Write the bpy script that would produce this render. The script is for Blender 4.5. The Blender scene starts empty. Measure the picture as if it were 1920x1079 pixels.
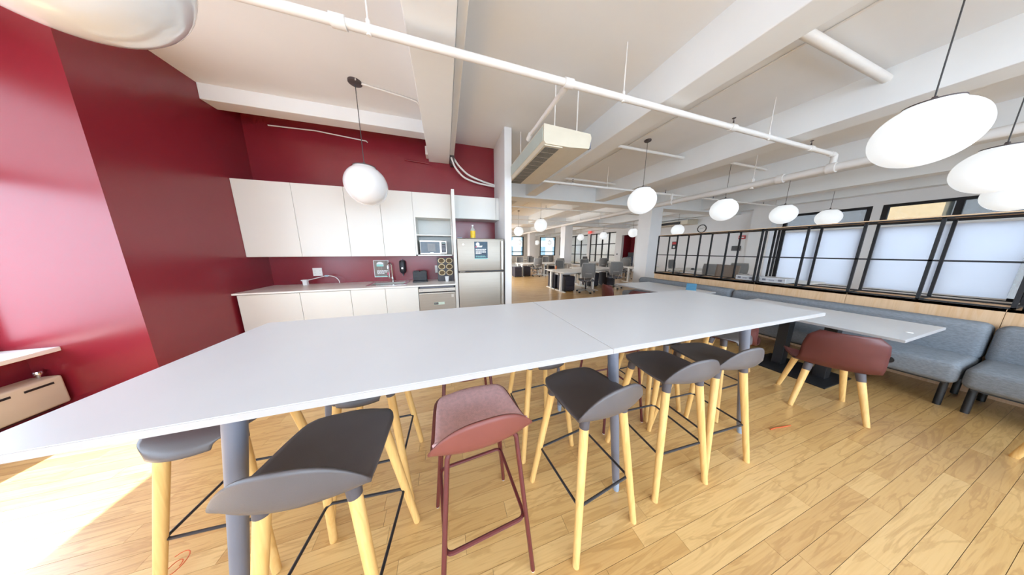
import bpy, bmesh, math, random
from mathutils import Vector, Matrix
random.seed(7)
sc = bpy.context.scene
COL = sc.collection
PI = math.pi
# ---------------------------------------------------------------- camera
cd = bpy.data.cameras.new('camera'); cam = bpy.data.objects.new('camera', cd); COL.objects.link(cam)
cd.sensor_fit = 'HORIZONTAL'; cd.sensor_width = 36.0; cd.lens = 393.35 / 1920 * 36.0
cd.clip_start = 0.05; cd.clip_end = 200
cam.location = (0, 0, 1.5)
cam.rotation_euler = (PI / 2 - 0.17539, 0, -0.30488)
sc.camera = cam
# ---------------------------------------------------------------- world, sun, daylight at the left window, added fill lamps, exposure
w = bpy.data.worlds.new('World'); sc.world = w; w.use_nodes = True
wb = w.node_tree.nodes['Background']
wb.inputs['Color'].default_value = (0.66, 0.83, 1.0, 1); wb.inputs['Strength'].default_value = 6.6
sc.view_settings.view_transform = 'Standard'; sc.view_settings.look = 'None'
sc.view_settings.gamma = 1.0; sc.view_settings.use_curve_mapping = False
sc.view_settings.exposure = 0.07
sc.cycles.use_denoising = True
sc.cycles.use_adaptive_sampling = True; sc.cycles.adaptive_threshold = 0.07; sc.cycles.adaptive_min_samples = 12
sc.cycles.max_bounces = 6; sc.cycles.diffuse_bounces = 5; sc.cycles.glossy_bounces = 3
sc.cycles.transmission_bounces = 6; sc.cycles.transparent_max_bounces = 8
sc.cycles.sample_clamp_indirect = 6.0
sc.cycles.caustics_reflective = False; sc.cycles.caustics_refractive = False

def sun(name, d, e, col, ang=0.6):
    l = bpy.data.lights.new(name, 'SUN'); l.energy = e; l.color = col; l.angle = math.radians(ang)
    o = bpy.data.objects.new(name, l); COL.objects.link(o)
    o.rotation_euler = Vector(d).to_track_quat('-Z', 'Y').to_euler(); o.location = (-12, 0, 14)
def area(name, loc, d, sx, sy, e, col, spread=PI):
    l = bpy.data.lights.new(name, 'AREA'); l.shape = 'RECTANGLE'; l.size = sx; l.size_y = sy
    l.energy = e; l.color = col; l.spread = spread
    o = bpy.data.objects.new(name, l); COL.objects.link(o); o.location = loc
    o.rotation_euler = Vector(d).to_track_quat('-Z', 'Y').to_euler()
sun('sun', (0.836, -0.12, -1.0), 19.0, (1.0, 0.97, 0.93))
FILL_TINT = (0.90, 0.95, 1.0)
area('daylight_window_left', (-3.95, 0.1, 1.40), (1, 0, -0.05), 5.4, 1.45, 30, (0.60, 0.78, 1.0))
area('rear_fill', (2.5, -2.9, 1.9), (0, 1, 0), 9.0, 2.2, 125, (0.74, 0.87, 1.0))  # added fill lamp behind the camera, brightens the near room
area('office_fill', (1.32, 14.5, 1.7), (1, 0, -0.5), 13.0, 1.6, 430, FILL_TINT, 2.2)  # added fill lamp for the office, no known source on this side

# ---------------------------------------------------------------- helpers
def lin(c):
    return tuple(((v / 255) / 12.92 if v / 255 <= 0.04045 else ((v / 255 + 0.055) / 1.055) ** 2.4) for v in c)
MATS = {}
def mat(name, col, rough=0.5, metal=0.0, var=0.05, scale=6.0, bump=0.0, bscale=60.0, spec=0.5, emit=0.0, ecol=None, coat=0.0, trans=0.0, stretch=None, obj=False, alpha=1.0):
    if name in MATS: return MATS[name]
    m = bpy.data.materials.new(name); m.use_nodes = True; MATS[name] = m
    nt = m.node_tree; N = nt.nodes; L = nt.links; b = N['Principled BSDF']
    c = lin(col)
    tc = N.new('ShaderNodeTexCoord'); mp = N.new('ShaderNodeMapping'); L.new(tc.outputs['Object'], mp.inputs['Vector'])
    if stretch: mp.inputs['Scale'].default_value = stretch
    nz = N.new('ShaderNodeTexNoise'); nz.inputs['Scale'].default_value = scale; nz.inputs['Detail'].default_value = 4
    L.new(mp.outputs['Vector'], nz.inputs['Vector'])
    rp = N.new('ShaderNodeValToRGB')
    rp.color_ramp.elements[0].position = 0.3; rp.color_ramp.elements[1].position = 0.7
    rp.color_ramp.elements[0].color = (*[max(0, v * (1 - var)) for v in c], 1)
    rp.color_ramp.elements[1].color = (*[min(1, v * (1 + var)) for v in c], 1)
    L.new(nz.outputs['Fac'], rp.inputs['Fac']); L.new(rp.outputs['Color'], b.inputs['Base Color'])
    b.inputs['Roughness'].default_value = rough; b.inputs['Metallic'].default_value = metal
    b.inputs['Specular IOR Level'].default_value = spec
    b.inputs['Coat Weight'].default_value = coat; b.inputs['Coat Roughness'].default_value = 0.08
    b.inputs['Transmission Weight'].default_value = trans
    b.inputs['Alpha'].default_value = alpha
    if emit > 0:
        b.inputs['Emission Color'].default_value = (*lin(ecol or col), 1); b.inputs['Emission Strength'].default_value = emit
    if bump > 0:
        n2 = N.new('ShaderNodeTexNoise'); n2.inputs['Scale'].default_value = bscale; n2.inputs['Detail'].default_value = 3
        L.new(mp.outputs['Vector'], n2.inputs['Vector'])
        bp = N.new('ShaderNodeBump'); bp.inputs['Strength'].default_value = bump; bp.inputs['Distance'].default_value = 0.004
        L.new(n2.outputs['Fac'], bp.inputs['Height']); L.new(bp.outputs['Normal'], b.inputs['Normal'])
    return m

def wood_mat(name, c0, c1, c2, along=0, rough=0.4, gs=1.0, randomize=True, coat=0.0, dark=0.75):
    """streaky timber; `along` is the axis the grain runs along; tone varies plank by plank"""
    m = bpy.data.materials.new(name); m.use_nodes = True; MATS[name] = m
    nt = m.node_tree; N = nt.nodes; L = nt.links; b = N['Principled BSDF']; b.inputs['Specular IOR Level'].default_value = .5
    tc = N.new('ShaderNodeTexCoord'); geo = N.new('ShaderNodeNewGeometry'); oi = N.new('ShaderNodeObjectInfo')
    ad = N.new('ShaderNodeMath'); ad.operation = 'ADD'; L.new(geo.outputs['Random Per Island'], ad.inputs[0]); L.new(oi.outputs['Random'], ad.inputs[1])
    fr = N.new('ShaderNodeMath'); fr.operation = 'FRACT'; L.new(ad.outputs[0], fr.inputs[0])
    mu = N.new('ShaderNodeMath'); mu.operation = 'MULTIPLY'; mu.inputs[1].default_value = 37.0; L.new(fr.outputs[0], mu.inputs[0])
    cx = N.new('ShaderNodeCombineXYZ'); L.new(mu.outputs[0], cx.inputs[0]); L.new(mu.outputs[0], cx.inputs[1]); L.new(mu.outputs[0], cx.inputs[2])
    va = N.new('ShaderNodeVectorMath'); va.operation = 'ADD'; L.new(geo.outputs['Position'] if randomize else tc.outputs['Object'], va.inputs[0])
    if randomize: L.new(cx.outputs[0], va.inputs[1])
    mp = N.new('ShaderNodeMapping'); L.new(va.outputs[0], mp.inputs['Vector'])
    s = [14 * gs, 14 * gs, 14 * gs]; s[along] = 1.6 * gs; mp.inputs['Scale'].default_value = s
    n1 = N.new('ShaderNodeTexNoise'); n1.inputs['Scale'].default_value = 1.0; n1.inputs['Detail'].default_value = 5; n1.inputs['Distortion'].default_value = 1.2
    L.new(mp.outputs[0], n1.inputs['Vector'])
    sn = N.new('ShaderNodeMath'); sn.operation = 'MULTIPLY'; sn.inputs[1].default_value = 26.0; L.new(n1.outputs['Fac'], sn.inputs[0])
    si = N.new('ShaderNodeMath'); si.operation = 'SINE'; L.new(sn.outputs[0], si.inputs[0])
    mr = N.new('ShaderNodeMapRange'); mr.inputs[1].default_value = 0.3; mr.inputs[2].default_value = 1.0; mr.inputs[3].default_value = 0.0; mr.inputs[4].default_value = 0.45
    L.new(si.outputs[0], mr.inputs[0])
    mp2 = N.new('ShaderNodeMapping'); L.new(va.outputs[0], mp2.inputs['Vector']); s2 = [150 * gs] * 3; s2[along] = 5 * gs; mp2.inputs['Scale'].default_value = s2
    n2 = N.new('ShaderNodeTexNoise'); n2.inputs['Scale'].default_value = 1.0; n2.inputs['Detail'].default_value = 2; L.new(mp2.outputs[0], n2.inputs['Vector'])
    r1 = N.new('ShaderNodeValToRGB'); e = r1.color_ramp.elements
    e[0].position = 0.0; e[0].color = (*lin(c0), 1); e[1].position = 1.0; e[1].color = (*lin(c1), 1)
    x = r1.color_ramp.elements.new(0.55); x.color = (*lin(c2), 1)
    if randomize: L.new(fr.outputs[0], r1.inputs['Fac'])
    else: L.new(n1.outputs['Fac'], r1.inputs['Fac'])
    mx = N.new('ShaderNodeMix'); mx.data_type = 'RGBA'; mx.blend_type = 'MULTIPLY'; L.new(mr.outputs[0], mx.inputs['Factor'])
    L.new(r1.outputs['Color'], mx.inputs['A']); mx.inputs['B'].default_value = (dark, dark * .86, dark * .68, 1)
    m3 = N.new('ShaderNodeMapRange'); m3.inputs[1].default_value = 0.42; m3.inputs[2].default_value = 0.7; m3.inputs[3].default_value = 0.0; m3.inputs[4].default_value = 0.35; L.new(n2.outputs['Fac'], m3.inputs[0])
    mx2 = N.new('ShaderNodeMix'); mx2.data_type = 'RGBA'; mx2.blend_type = 'MULTIPLY'; L.new(m3.outputs[0], mx2.inputs['Factor'])
    L.new(mx.outputs['Result'], mx2.inputs['A']); mx2.inputs['B'].default_value = (0.78, 0.68, 0.55, 1)
    L.new(mx2.outputs['Result'], b.inputs['Base Color'])
    b.inputs['Roughness'].default_value = rough; b.inputs['Coat Weight'].default_value = coat; b.inputs['Coat Roughness'].default_value = 0.27
    return m

class B:
    """collects solid shapes into one mesh"""
    def __init__(s): s.bm = bmesh.new()
    def _merge(s, t, M=None):
        if M is not None: bmesh.ops.transform(t, matrix=M, verts=t.verts)
        me = bpy.data.meshes.new('tmp'); t.to_mesh(me); t.free(); s.bm.from_mesh(me); bpy.data.meshes.remove(me)
    def box(s, x0, y0, z0, x1, y1, z1, bev=0.0, seg=2, M=None):
        t = bmesh.new(); bmesh.ops.create_cube(t, size=1)
        bmesh.ops.scale(t, vec=(abs(x1 - x0), abs(y1 - y0), abs(z1 - z0)), verts=t.verts)
        bmesh.ops.translate(t, vec=((x0 + x1) / 2, (y0 + y1) / 2, (z0 + z1) / 2), verts=t.verts)
        if bev > 0:
            bmesh.ops.bevel(t, geom=list(t.edges), offset=min(bev, .49 * min(abs(x1 - x0), abs(y1 - y0), abs(z1 - z0))), segments=seg, affect='EDGES', profile=0.5)
        s._merge(t, M); return s
    def cyl(s, p0, p1, r0, r1=None, seg=16, cap=True):
        r1 = r0 if r1 is None else r1
        p0 = Vector(p0); p1 = Vector(p1); d = p1 - p0
        t = bmesh.new(); bmesh.ops.create_cone(t, cap_ends=cap, segments=seg, radius1=r0, radius2=r1, depth=d.length)
        M = Matrix.Translation((p0 + p1) / 2) @ d.to_track_quat('Z', 'Y').to_matrix().to_4x4()
        s._merge(t, M); return s
    def tube(s, pts, r, seg=8, closed=False):
        P = [Vector(p) for p in pts]; n = len(P); rings = []
        up0 = None
        for i in range(n):
            a = P[(i - 1) % n] if (closed or i > 0) else P[i]; c = P[(i + 1) % n] if (closed or i < n - 1) else P[i]
            d1 = (P[i] - a); d2 = (c - P[i])
            d = (d1.normalized() if d1.length > 1e-9 else Vector()) + (d2.normalized() if d2.length > 1e-9 else Vector())
            if d.length < 1e-6: d = d2
            d.normalize()
            if up0 is None:
                up0 = Vector((0, 0, 1)) if abs(d.z) < .9 else Vector((1, 0, 0))
            sd = d.cross(up0)
            if sd.length < 1e-4: sd = d.cross(Vector((0, 1, 0)))
            sd.normalize(); u = sd.cross(d).normalized(); up0 = u
            rings.append([s.bm.verts.new(P[i] + r * (math.cos(2 * PI * k / seg) * sd + math.sin(2 * PI * k / seg) * u)) for k in range(seg)])
        m = n if closed else n - 1
        for i in range(m):
            A, Bq = rings[i], rings[(i + 1) % n]
            for k in range(seg):
                try: s.bm.faces.new((A[k], A[(k + 1) % seg], Bq[(k + 1) % seg], Bq[k]))
                except ValueError: pass
        if not closed:
            s.bm.faces.new(rings[0][::-1]); s.bm.faces.new(rings[-1])
        return s
    def lathe(s, prof, c=(0, 0, 0), seg=32):
        rings = []
        for r, z in prof:
            if r < 1e-6: rings.append([s.bm.verts.new((c[0], c[1], c[2] + z))])
            else: rings.append([s.bm.verts.new((c[0] + r * math.cos(2 * PI * k / seg), c[1] + r * math.sin(2 * PI * k / seg), c[2] + z)) for k in range(seg)])
        for A, Bq in zip(rings, rings[1:]):
            for k in range(seg):
                a0, a1 = A[k % len(A)], A[(k + 1) % len(A)]; b0, b1 = Bq[k % len(Bq)], Bq[(k + 1) % len(Bq)]
                f = []
                for v in (a0, a1, b1, b0):
                    if v not in f: f.append(v)
                if len(f) > 2: s.bm.faces.new(f)
        return s
    def prism(s, poly, a0, a1, axis=2, bev=0.0):
        t = bmesh.new()
        def P(p, h):
            return ((h, p[0], p[1]), (p[0], h, p[1]), (p[0], p[1], h))[axis]
        A = [t.verts.new(P(p, a0)) for p in poly]; C = [t.verts.new(P(p, a1)) for p in poly]
        n = len(poly); t.faces.new(A[::-1]); t.faces.new(C)
        for i in range(n): t.faces.new((A[i], A[(i + 1) % n], C[(i + 1) % n], C[i]))
        if bev > 0: bmesh.ops.bevel(t, geom=list(t.edges), offset=bev, segments=2, affect='EDGES')
        bmesh.ops.recalc_face_normals(t, faces=t.faces)
        s._merge(t); return s
    def shell(s, f, nu, nv, th):
        """open surface f(u,v), given thickness"""
        t = bmesh.new()
        g = [[t.verts.new(f(i / nu, j / nv)) for i in range(nu + 1)] for j in range(nv + 1)]
        fs = [t.faces.new((g[j][i], g[j][i + 1], g[j + 1][i + 1], g[j + 1][i])) for j in range(nv) for i in range(nu)]
        bmesh.ops.recalc_face_normals(t, faces=t.faces)
        if sum(q.normal.z for q in t.faces) < 0: bmesh.ops.reverse_faces(t, faces=t.faces)
        bmesh.ops.solidify(t, geom=t.faces[:], thickness=th)
        s._merge(t); return s
    def mesh(s, name, recalc=True):
        if recalc: bmesh.ops.recalc_face_normals(s.bm, faces=s.bm.faces)
        me = bpy.data.meshes.new(name); s.bm.to_mesh(me); s.bm.free(); return me
    def o(s, name, m, parent=None, smooth=False, loc=None):
        me = s.mesh(name); me.materials.append(m)
        if smooth:
            me.polygons.foreach_set('use_smooth', [True] * len(me.polygons))
            if smooth != 'all': me.set_sharp_from_angle(angle=math.radians(38))
        ob = bpy.data.objects.new(name, me); COL.objects.link(ob)
        if parent: ob.parent = parent
        if loc: ob.location = loc
        return ob
def tag(o, label, cat, group=None, kind=None):
    o['label'] = label; o['category'] = cat
    if group: o['group'] = group
    if kind: o['kind'] = kind
    return o
def T(name, label, cat, loc=(0, 0, 0), rz=0.0, group=None, kind=None):
    o = bpy.data.objects.new(name, None); COL.objects.link(o); o.empty_display_size = .1
    o.location = loc; o.rotation_euler = (0, 0, rz)
    return tag(o, label, cat, group, kind)
def dup(o, loc, rz, label, parent=None, top=True):
    c = o.copy(); COL.objects.link(c)
    if top:
        c.location = loc; c.rotation_euler = (0, 0, rz); c['label'] = label
    else: c.parent = parent
    for ch in list(o.children):
        dup(ch, None, None, None, c, False)
    return c
def rect_poly(x0, y0, x1, y1, r, n=5):
    P = []
    for cx, cy, a in ((x1 - r, y1 - r, 0), (x0 + r, y1 - r, PI / 2), (x0 + r, y0 + r, PI), (x1 - r, y0 + r, 1.5 * PI)):
        for k in range(n + 1): P.append((cx + r * math.cos(a + k * PI / 2 / n), cy + r * math.sin(a + k * PI / 2 / n)))
    return P
def text(name, body, size, loc, rot, m, parent, align='LEFT', ext=0.0004):
    c = bpy.data.curves.new(name, 'FONT'); c.body = body; c.size = size; c.extrude = ext; c.align_x = align; c.resolution_u = 3
    q = bpy.data.objects.new('tmp_text', c); COL.objects.link(q)
    me = bpy.data.meshes.new_from_object(q); bpy.data.objects.remove(q); bpy.data.curves.remove(c)
    me.materials.clear(); me.materials.append(m)
    o = bpy.data.objects.new(name, me); COL.objects.link(o); o.location = loc; o.rotation_euler = rot; o.parent = parent
    return o

# ---------------------------------------------------------------- materials
M_ceil = mat('ceiling_paint', (236, 236, 236), .85, var=.02, scale=1.5, bump=.15, bscale=25)
M_beam = mat('beam_paint', (238, 240, 241), .7, var=.02, scale=2, bump=.1, bscale=18)
M_white = mat('white_wall_paint', (232, 231, 231), .7, var=.02, scale=2, bump=.08)
M_red = mat('red_wall_paint', (130, 33, 44), .27, var=.05, scale=1.2, bump=.03, bscale=90, spec=.65)
M_cab = mat('cabinet_white', (220, 219, 214), .35, var=.01, scale=3)
M_gap = mat('cabinet_gap', (150, 146, 140), .8)
M_counter = mat('counter_white', (232, 230, 226), .3, var=.02, scale=14)
M_table = mat('table_laminate', (208, 211, 216), .28, var=.012, scale=4)
M_tedge = mat('table_edge', (172, 168, 167), .45, var=.02)
M_tleg = mat('table_leg_grey', (112, 113, 124), .42, var=.04)
M_seat = mat('charcoal_shell', (90, 84, 85), .42, var=.05, scale=9, bump=.12, bscale=350)
M_sock = mat('socket_grey', (82, 76, 80), .5)
M_pink = mat('pink_upholstery', (232, 188, 188), .9, var=.09, scale=60, bump=.5, bscale=420)
M_shell_red = mat('terracotta_shell', (124, 66, 58), .48, var=.04)
M_mred = mat('maroon_metal', (98, 40, 40), .35, var=.04)
M_brown = mat('maroon_shell', (88, 38, 34), .5, var=.05, scale=12, bump=.1, bscale=300)
M_black = mat('black_metal', (34, 33, 35), .45, var=.08)
M_blackp = mat('black_plastic', (38, 38, 42), .42, var=.08)
M_frame = mat('black_frame', (30, 29, 32), .7, var=.06)
M_rod = mat('dark_rod', (52, 50, 54), .35, metal=.3)
M_steel = mat('stainless_steel', (166, 157, 146), .48, metal=.85, var=.04, scale=2, stretch=(1, 1, 30))
M_steel2 = mat('brushed_steel_light', (196, 190, 182), .36, metal=.8, var=.03)
M_chrome = mat('chrome', (225, 225, 225), .12, metal=1.0, var=.02)
M_sofa = mat('blue_grey_felt', (126, 131, 138), .95, var=.17, scale=70, bump=.5, bscale=260, stretch=(1, .6, 1.4))
M_pipe = mat('white_pipe_paint', (232, 228, 224), .5, var=.02)
M_cream = mat('cream_metal', (216, 207, 188), .5, var=.03)
M_creamg = mat('grey_green_metal', (188, 198, 190), .5, var=.03)
M_globe = mat('opal_glass_off', (238, 238, 240), .12, var=.01, coat=.5)
M_lit = mat('opal_glass_lit', (205, 208, 210), .3, var=.005, emit=.62, ecol=(246, 250, 252))
M_cord = mat('lamp_cord', (70, 70, 72), .5)
M_canopy = mat('lamp_canopy', (86, 76, 76), .45, metal=.3)
M_wleg = wood_mat('ash_legs', (226, 182, 112), (240, 200, 134), (232, 190, 122), along=2, rough=.45, gs=.7, randomize=False, dark=.88)
M_plank = wood_mat('oak_floor', (206, 162, 102), (224, 184, 124), (215, 173, 112), along=0, rough=.30, gs=1.0, coat=1.0, dark=.66)
M_sub = mat('subfloor_dark', (128, 92, 56), .9)
M_oak = wood_mat('oak_veneer', (216, 180, 142), (226, 192, 154), (222, 186, 148), along=2, rough=.5, gs=.5, dark=.9)
M_deskw = mat('desk_white', (228, 226, 222), .4, var=.01)
M_mesh = mat('chair_mesh_grey', (118, 116, 114), .8, var=.15, scale=160, bump=.4, bscale=500)
M_cgrey = mat('chair_frame_grey', (170, 166, 160), .5, var=.03)
M_cseat = mat('chair_seat_grey', (98, 98, 102), .9, var=.1, scale=80)
M_dark = mat('dark_pedestal', (40, 36, 46), .5, var=.06)
M_shade = mat('roller_shade', (232, 232, 238), .9, var=.02, scale=1.2)
_n = M_shade.node_tree.nodes; _t = _n.new('ShaderNodeBsdfTranslucent'); _t.inputs['Color'].default_value = (.82, .82, .86, 1)
_x = _n.new('ShaderNodeMixShader'); _x.inputs[0].default_value = .72
M_shade.node_tree.links.new(_n['Principled BSDF'].outputs[0], _x.inputs[1]); M_shade.node_tree.links.new(_t.outputs[0], _x.inputs[2])
M_shade.node_tree.links.new(_x.outputs[0], _n['Material Output'].inputs['Surface'])
# ================================================================ SETTING
CZ = 3.55
def S(name, b, m, label, cat, smooth=False):
    o = b.o(name, m, smooth=smooth); return tag(o, label, cat, kind='structure')
# ---- floor: dark base, oak strips on top
floor = S('floor', B().box(-4.3, -3.1, -.14, 13.0, 11.6, -.012).box(-4.3, 11.6, -.14, 17.2, 25.6, -.012), M_sub, 'oak strip floor running through kitchen and office', 'floor')
PW = 0.0826
rows = []
rng = random.Random(11)
cr, sr = math.cos(0.30488), math.sin(0.30488); cp, sp = math.cos(0.17539), math.sin(0.17539)
def proj(x, y, z):
    dx, dy, dz = x, y, z - 1.5
    f0 = dx * sr + dy * cr; rt = dx * cr - dy * sr
    fw = f0 * cp - dz * sp; up = f0 * sp + dz * cp
    if fw < .08: return None
    return (960 + 393.35 * rt / fw, 539.5 - 393.35 * up / fw, fw)
planks = []
y = -3.0 + 0.031
LEN = [0.32, 0.45, 0.58, 0.72, 0.88, 1.05, 1.24]
while y < 25.4:
    x = -4.2 + rng.uniform(-.8, 0)
    while x < 17.1:
        l = rng.choice(LEN)
        if y > 11.6 or x < 12.8: planks.append((x, y, l))
        x += l
    y += PW
def area_of(pk):
    x, y0, l = pk
    if x + l < -2.83 or y0 > 7 or y0 < -.3: return 0
    P = [proj(a, b, 0) for a in (x, x + l / 2, x + l) for b in (y0, y0 + PW)]
    if any(p is None for p in P): return 0
    c = proj(x + l / 2, y0 + PW / 2, 0)
    if not (-60 < c[0] < 1980 and 0 < c[1] < 1120): return 0
    return l * PW / (c[2] ** 3)
order = sorted(range(len(planks)), key=lambda i: -area_of(planks[i]))
near = set(order[:300])
pm = {}
GAP = 0.0007
for l in LEN:
    b = B(); b.box(GAP, GAP, -.012, l - GAP, PW - GAP, 0)
    me = b.mesh('plank'); me.materials.append(M_plank); pm[l] = me
vs, fs = [], []
for i, (x, y, l) in enumerate(planks):
    if i in near:
        o = bpy.data.objects.new('plank', pm[l]); COL.objects.link(o); o.location = (x, y, rng.uniform(-.0006, .0)); o.parent = floor
    else:
        n = len(vs); a, c = x + GAP, x + l - GAP; d, e = y + GAP, y + PW - GAP; zt = rng.uniform(-.0006, 0)
        vs += [(a, d, -.012), (c, d, -.012), (c, e, -.012), (a, e, -.012), (a, d, zt), (c, d, zt), (c, e, zt), (a, e, zt)]
        fs += [(n + 4, n + 5, n + 6, n + 7), (n, n + 1, n + 5, n + 4), (n + 1, n + 2, n + 6, n + 5), (n + 2, n + 3, n + 7, n + 6), (n + 3, n, n + 4, n + 7)]
me = bpy.data.meshes.new('plank_field'); me.from_pydata(vs, [], fs); me.materials.append(M_plank)
o = bpy.data.objects.new('plank_field', me); COL.objects.link(o); o.parent = floor; o['kind'] = 'stuff'

# ---- ceiling and beams
S('ceiling', B().box(-3.82, -3.1, CZ, 13.0, 13.1, CZ + .2).box(-3.82, 13.1, CZ, 17.2, 25.6, CZ + .2), M_ceil, 'off white plaster ceiling slab above the beams', 'ceiling')
BZ = 3.14
S('beam', B().box(-.2, -3.0, BZ + .02, .17, 4.62, CZ + .01, .008), M_beam, 'white ceiling beam over the kitchen ending at the red wall', 'beam')
for n, (a, c, lab) in enumerate(((2.42, 2.745, 'broad white ceiling beam right beside the hanging air conditioner'),
                                 (4.94, 5.31, 'white ceiling beam over the sofa bench and black partition'),
                                 (7.56, 7.95, 'white ceiling beam resting on the white column behind the partition'),
                                 (10.12, 10.5, 'white ceiling beam nearest the shaded windows but one'))):
    S('beam', B().box(a, -3.0, BZ, c, 25.3, CZ + .01, .008), M_beam, lab, 'beam')
S('beam', B().box(12.45, -3.0, 3.2, 12.8, 25.3, CZ + .01), M_beam, 'white ceiling beam along the top of the shaded windows', 'beam')
for yy, lab in ((6.32, 'white cross girder over the nearest office column'), (12.38, 'white cross girder over the middle office column'), (18.4, 'white cross girder over the farthest office column')):
    S('girder', B().box(1.2, yy, BZ - .06, 12.8, yy + .5, CZ + .01), M_beam, lab, 'beam')
S('beam', B().box(-2.83, 4.03, 3.37, -.2, 4.25, CZ + .01, .006), M_beam, 'shallow cream beam across the kitchen ceiling in front of the red wall', 'beam')

# ---- walls
S('wall_kitchen', B().box(-2.9, 4.62, 0, 1.06, 4.76, CZ), M_red, 'dark red wall behind the white kitchen cabinets', 'wall')
S('wall_left', B().box(-3.82, 2.94, 0, -2.83, 4.76, CZ), M_red, 'tall dark red wall end between window and kitchen', 'wall')
S('wall_stub', B().box(1.06, 3.80, 0, 1.187, 4.76, CZ), M_white, 'white wall end beside the stainless fridge', 'wall')
b = B()
b.box(1.06, 4.76, 0, 1.187, 8.0, CZ); b.box(1.06, 21.0, 0, 1.187, 25.5, CZ); b.box(1.06, 8.0, 0, 1.187, 21, .75); b.box(1.06, 8, 3.05, 1.187, 21, CZ)  # long side opening is added, goes with the office fill lamp
S('wall_office', b, M_white, 'white office wall running back from the kitchen', 'wall')
# window wall on the left: parapet, piers and head
b = B()
b.box(-3.9, -3.0, 0, -3.60, 2.94, .60); b.box(-3.82, -3.0, 3.06, -3.69, 2.94, CZ); b.box(-3.82, -3.1, 0, -3.69, -2.6, CZ)
S('wall_window', b, M_red, 'dark red parapet wall under the left window', 'wall')
S('window_sill', B().box(-3.80, -2.9, .60, -3.385, 2.94, .64, .006), M_counter, 'white window sill at the edge of the red wall', 'sill')
w1 = T('window_1', 'dark framed window beside the red wall', 'window', (-3.755, 0, .64), kind='structure')
for yy in (2.90, 1.1, -.75, -2.6):
    B().box(-.03, yy - .035, 0, .03, yy + .035, 2.42).o('window_frame', M_frame, w1)
for zz in (.03, 1.55, 2.39):
    B().box(-.03, -2.6, zz - .03, .03, 2.9, zz + .03).o('window_rail', M_frame, w1)
t = T('roller_shade', 'white roller shade half lowered over the left window', 'shade', (-3.70, -2.58, 0), group=None)
B().box(-.004, 0, 2.12, .004, 5.45, 3.0).o('shade_cloth', M_shade, t)
B().cyl((0, 0, 3.02), (0, 5.45, 3.02), .035).o('shade_roller', M_white, t, True)
B().box(-.012, 0, 2.09, .012, 5.45, 2.12).o('hem_bar', M_white, t)
# wall behind the camera with a window band
b = B()
b.box(-4.2, -3.1, 0, 12.9, -3.0, .7); b.box(-4.2, -3.1, 3.05, 12.9, -3.0, CZ); b.box(-4.2, -3.1, .7, -2.6, -3, 3.05); b.box(8.0, -3.1, .7, 12.9, -3, 3.05)
S('wall_rear', b, M_white, 'white wall with window band behind the viewpoint', 'wall')
# right wall
XR = 12.8
b = B()
b.box(XR, -3, 0, XR + .2, 5.0, .28); b.box(XR, -3, 2.86, XR + .2, 5.0, CZ); b.box(XR, 3.02, .28, XR + .2, 3.18, 2.86)
b.box(XR, 5.0, 0, XR + .2, 11.82, CZ); b.box(XR, 11.82, 2.62, XR + .2, 13.0, CZ); b.box(XR, 13.0, 0, XR + .2, 13.62, CZ)
b.box(XR, 13.62, 2.95, XR + .2, 21.2, CZ); b.box(XR, 13.62, 0, XR + .2, 21.2, .12); b.box(XR, 16.75, .12, XR + .2, 17.1, 2.95)
S('wall_right', b, M_white, 'white far wall with clock and shaded windows', 'wall')
S('pilaster', B().box(XR - .38, 5.15, 0, XR, 5.75, CZ), M_white, 'white wall pier beside the shaded windows', 'wall')
b = B(); b.box(XR + .9, 11.7, 0, XR + 1.0, 13.1, 2.62); b.box(XR + .2, 11.72, 0, XR + .9, 11.82, 2.62); b.box(XR + .2, 13.0, 0, XR + .9, 13.1, 2.62); b.box(XR + .2, 11.72, 2.62, XR + 1, 13.1, 2.7)
S('wall_niche', b, M_red, 'dark red recess in the far white wall', 'wall')
# far wall with windows
b = B()
b.box(1.0, 25.3, 0, 17, 25.5, .82); b.box(1.0, 25.3, 3.2, 17, 25.5, CZ)
for a, c in ((1.0, 6.2), (9.5, 10.2), (11.05, 11.75), (14.0, 14.6), (16.4, 17.0)): b.box(a, 25.3, .82, c, 25.5, 3.2)
S('wall_far', b, M_white, 'white end wall of the office with tall windows', 'wall')
S('wall_far_side', B().box(16.9, 21.0, 0, 17.1, 25.5, CZ), M_white, 'white side wall at the far end of the office', 'wall')
M_glass = mat('window_glass', (205, 235, 235), .03, var=.0, spec=.5, alpha=.10)
n = 2
for a, c in ((6.2, 9.5), (10.2, 11.05), (11.75, 14.0), (14.6, 16.4)):
    wn = T('window_%d' % n, ['wide far office window nearest the fridge side', 'narrow far office window between two piers', 'far office window behind the farthest column', 'far office window beyond the glass rooms'][n - 2], 'window', (a, 25.36, .82), kind='structure'); n += 1
    W = c - a; k = max(1, round(W / 1.7))
    for i in range(k + 1):
        B().box(W * i / k - .07 + (.07 if i == 0 else 0) - (.07 if i == k else 0), -.05, 0, W * i / k + .07 + (.07 if i == 0 else 0) - (.07 if i == k else 0), .05, 2.38).o('window_frame', M_frame, wn)
    for zz in (.04, .5, 2.34): B().box(0, -.045, zz - .04, W, .045, zz + .04).o('window_rail', M_frame, wn)
    for i in range(k): B().box(W * i / k + .07, -.004, .06, W * (i + 1) / k - .07, .004, 2.3).o('pane', M_glass, wn)
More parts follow.
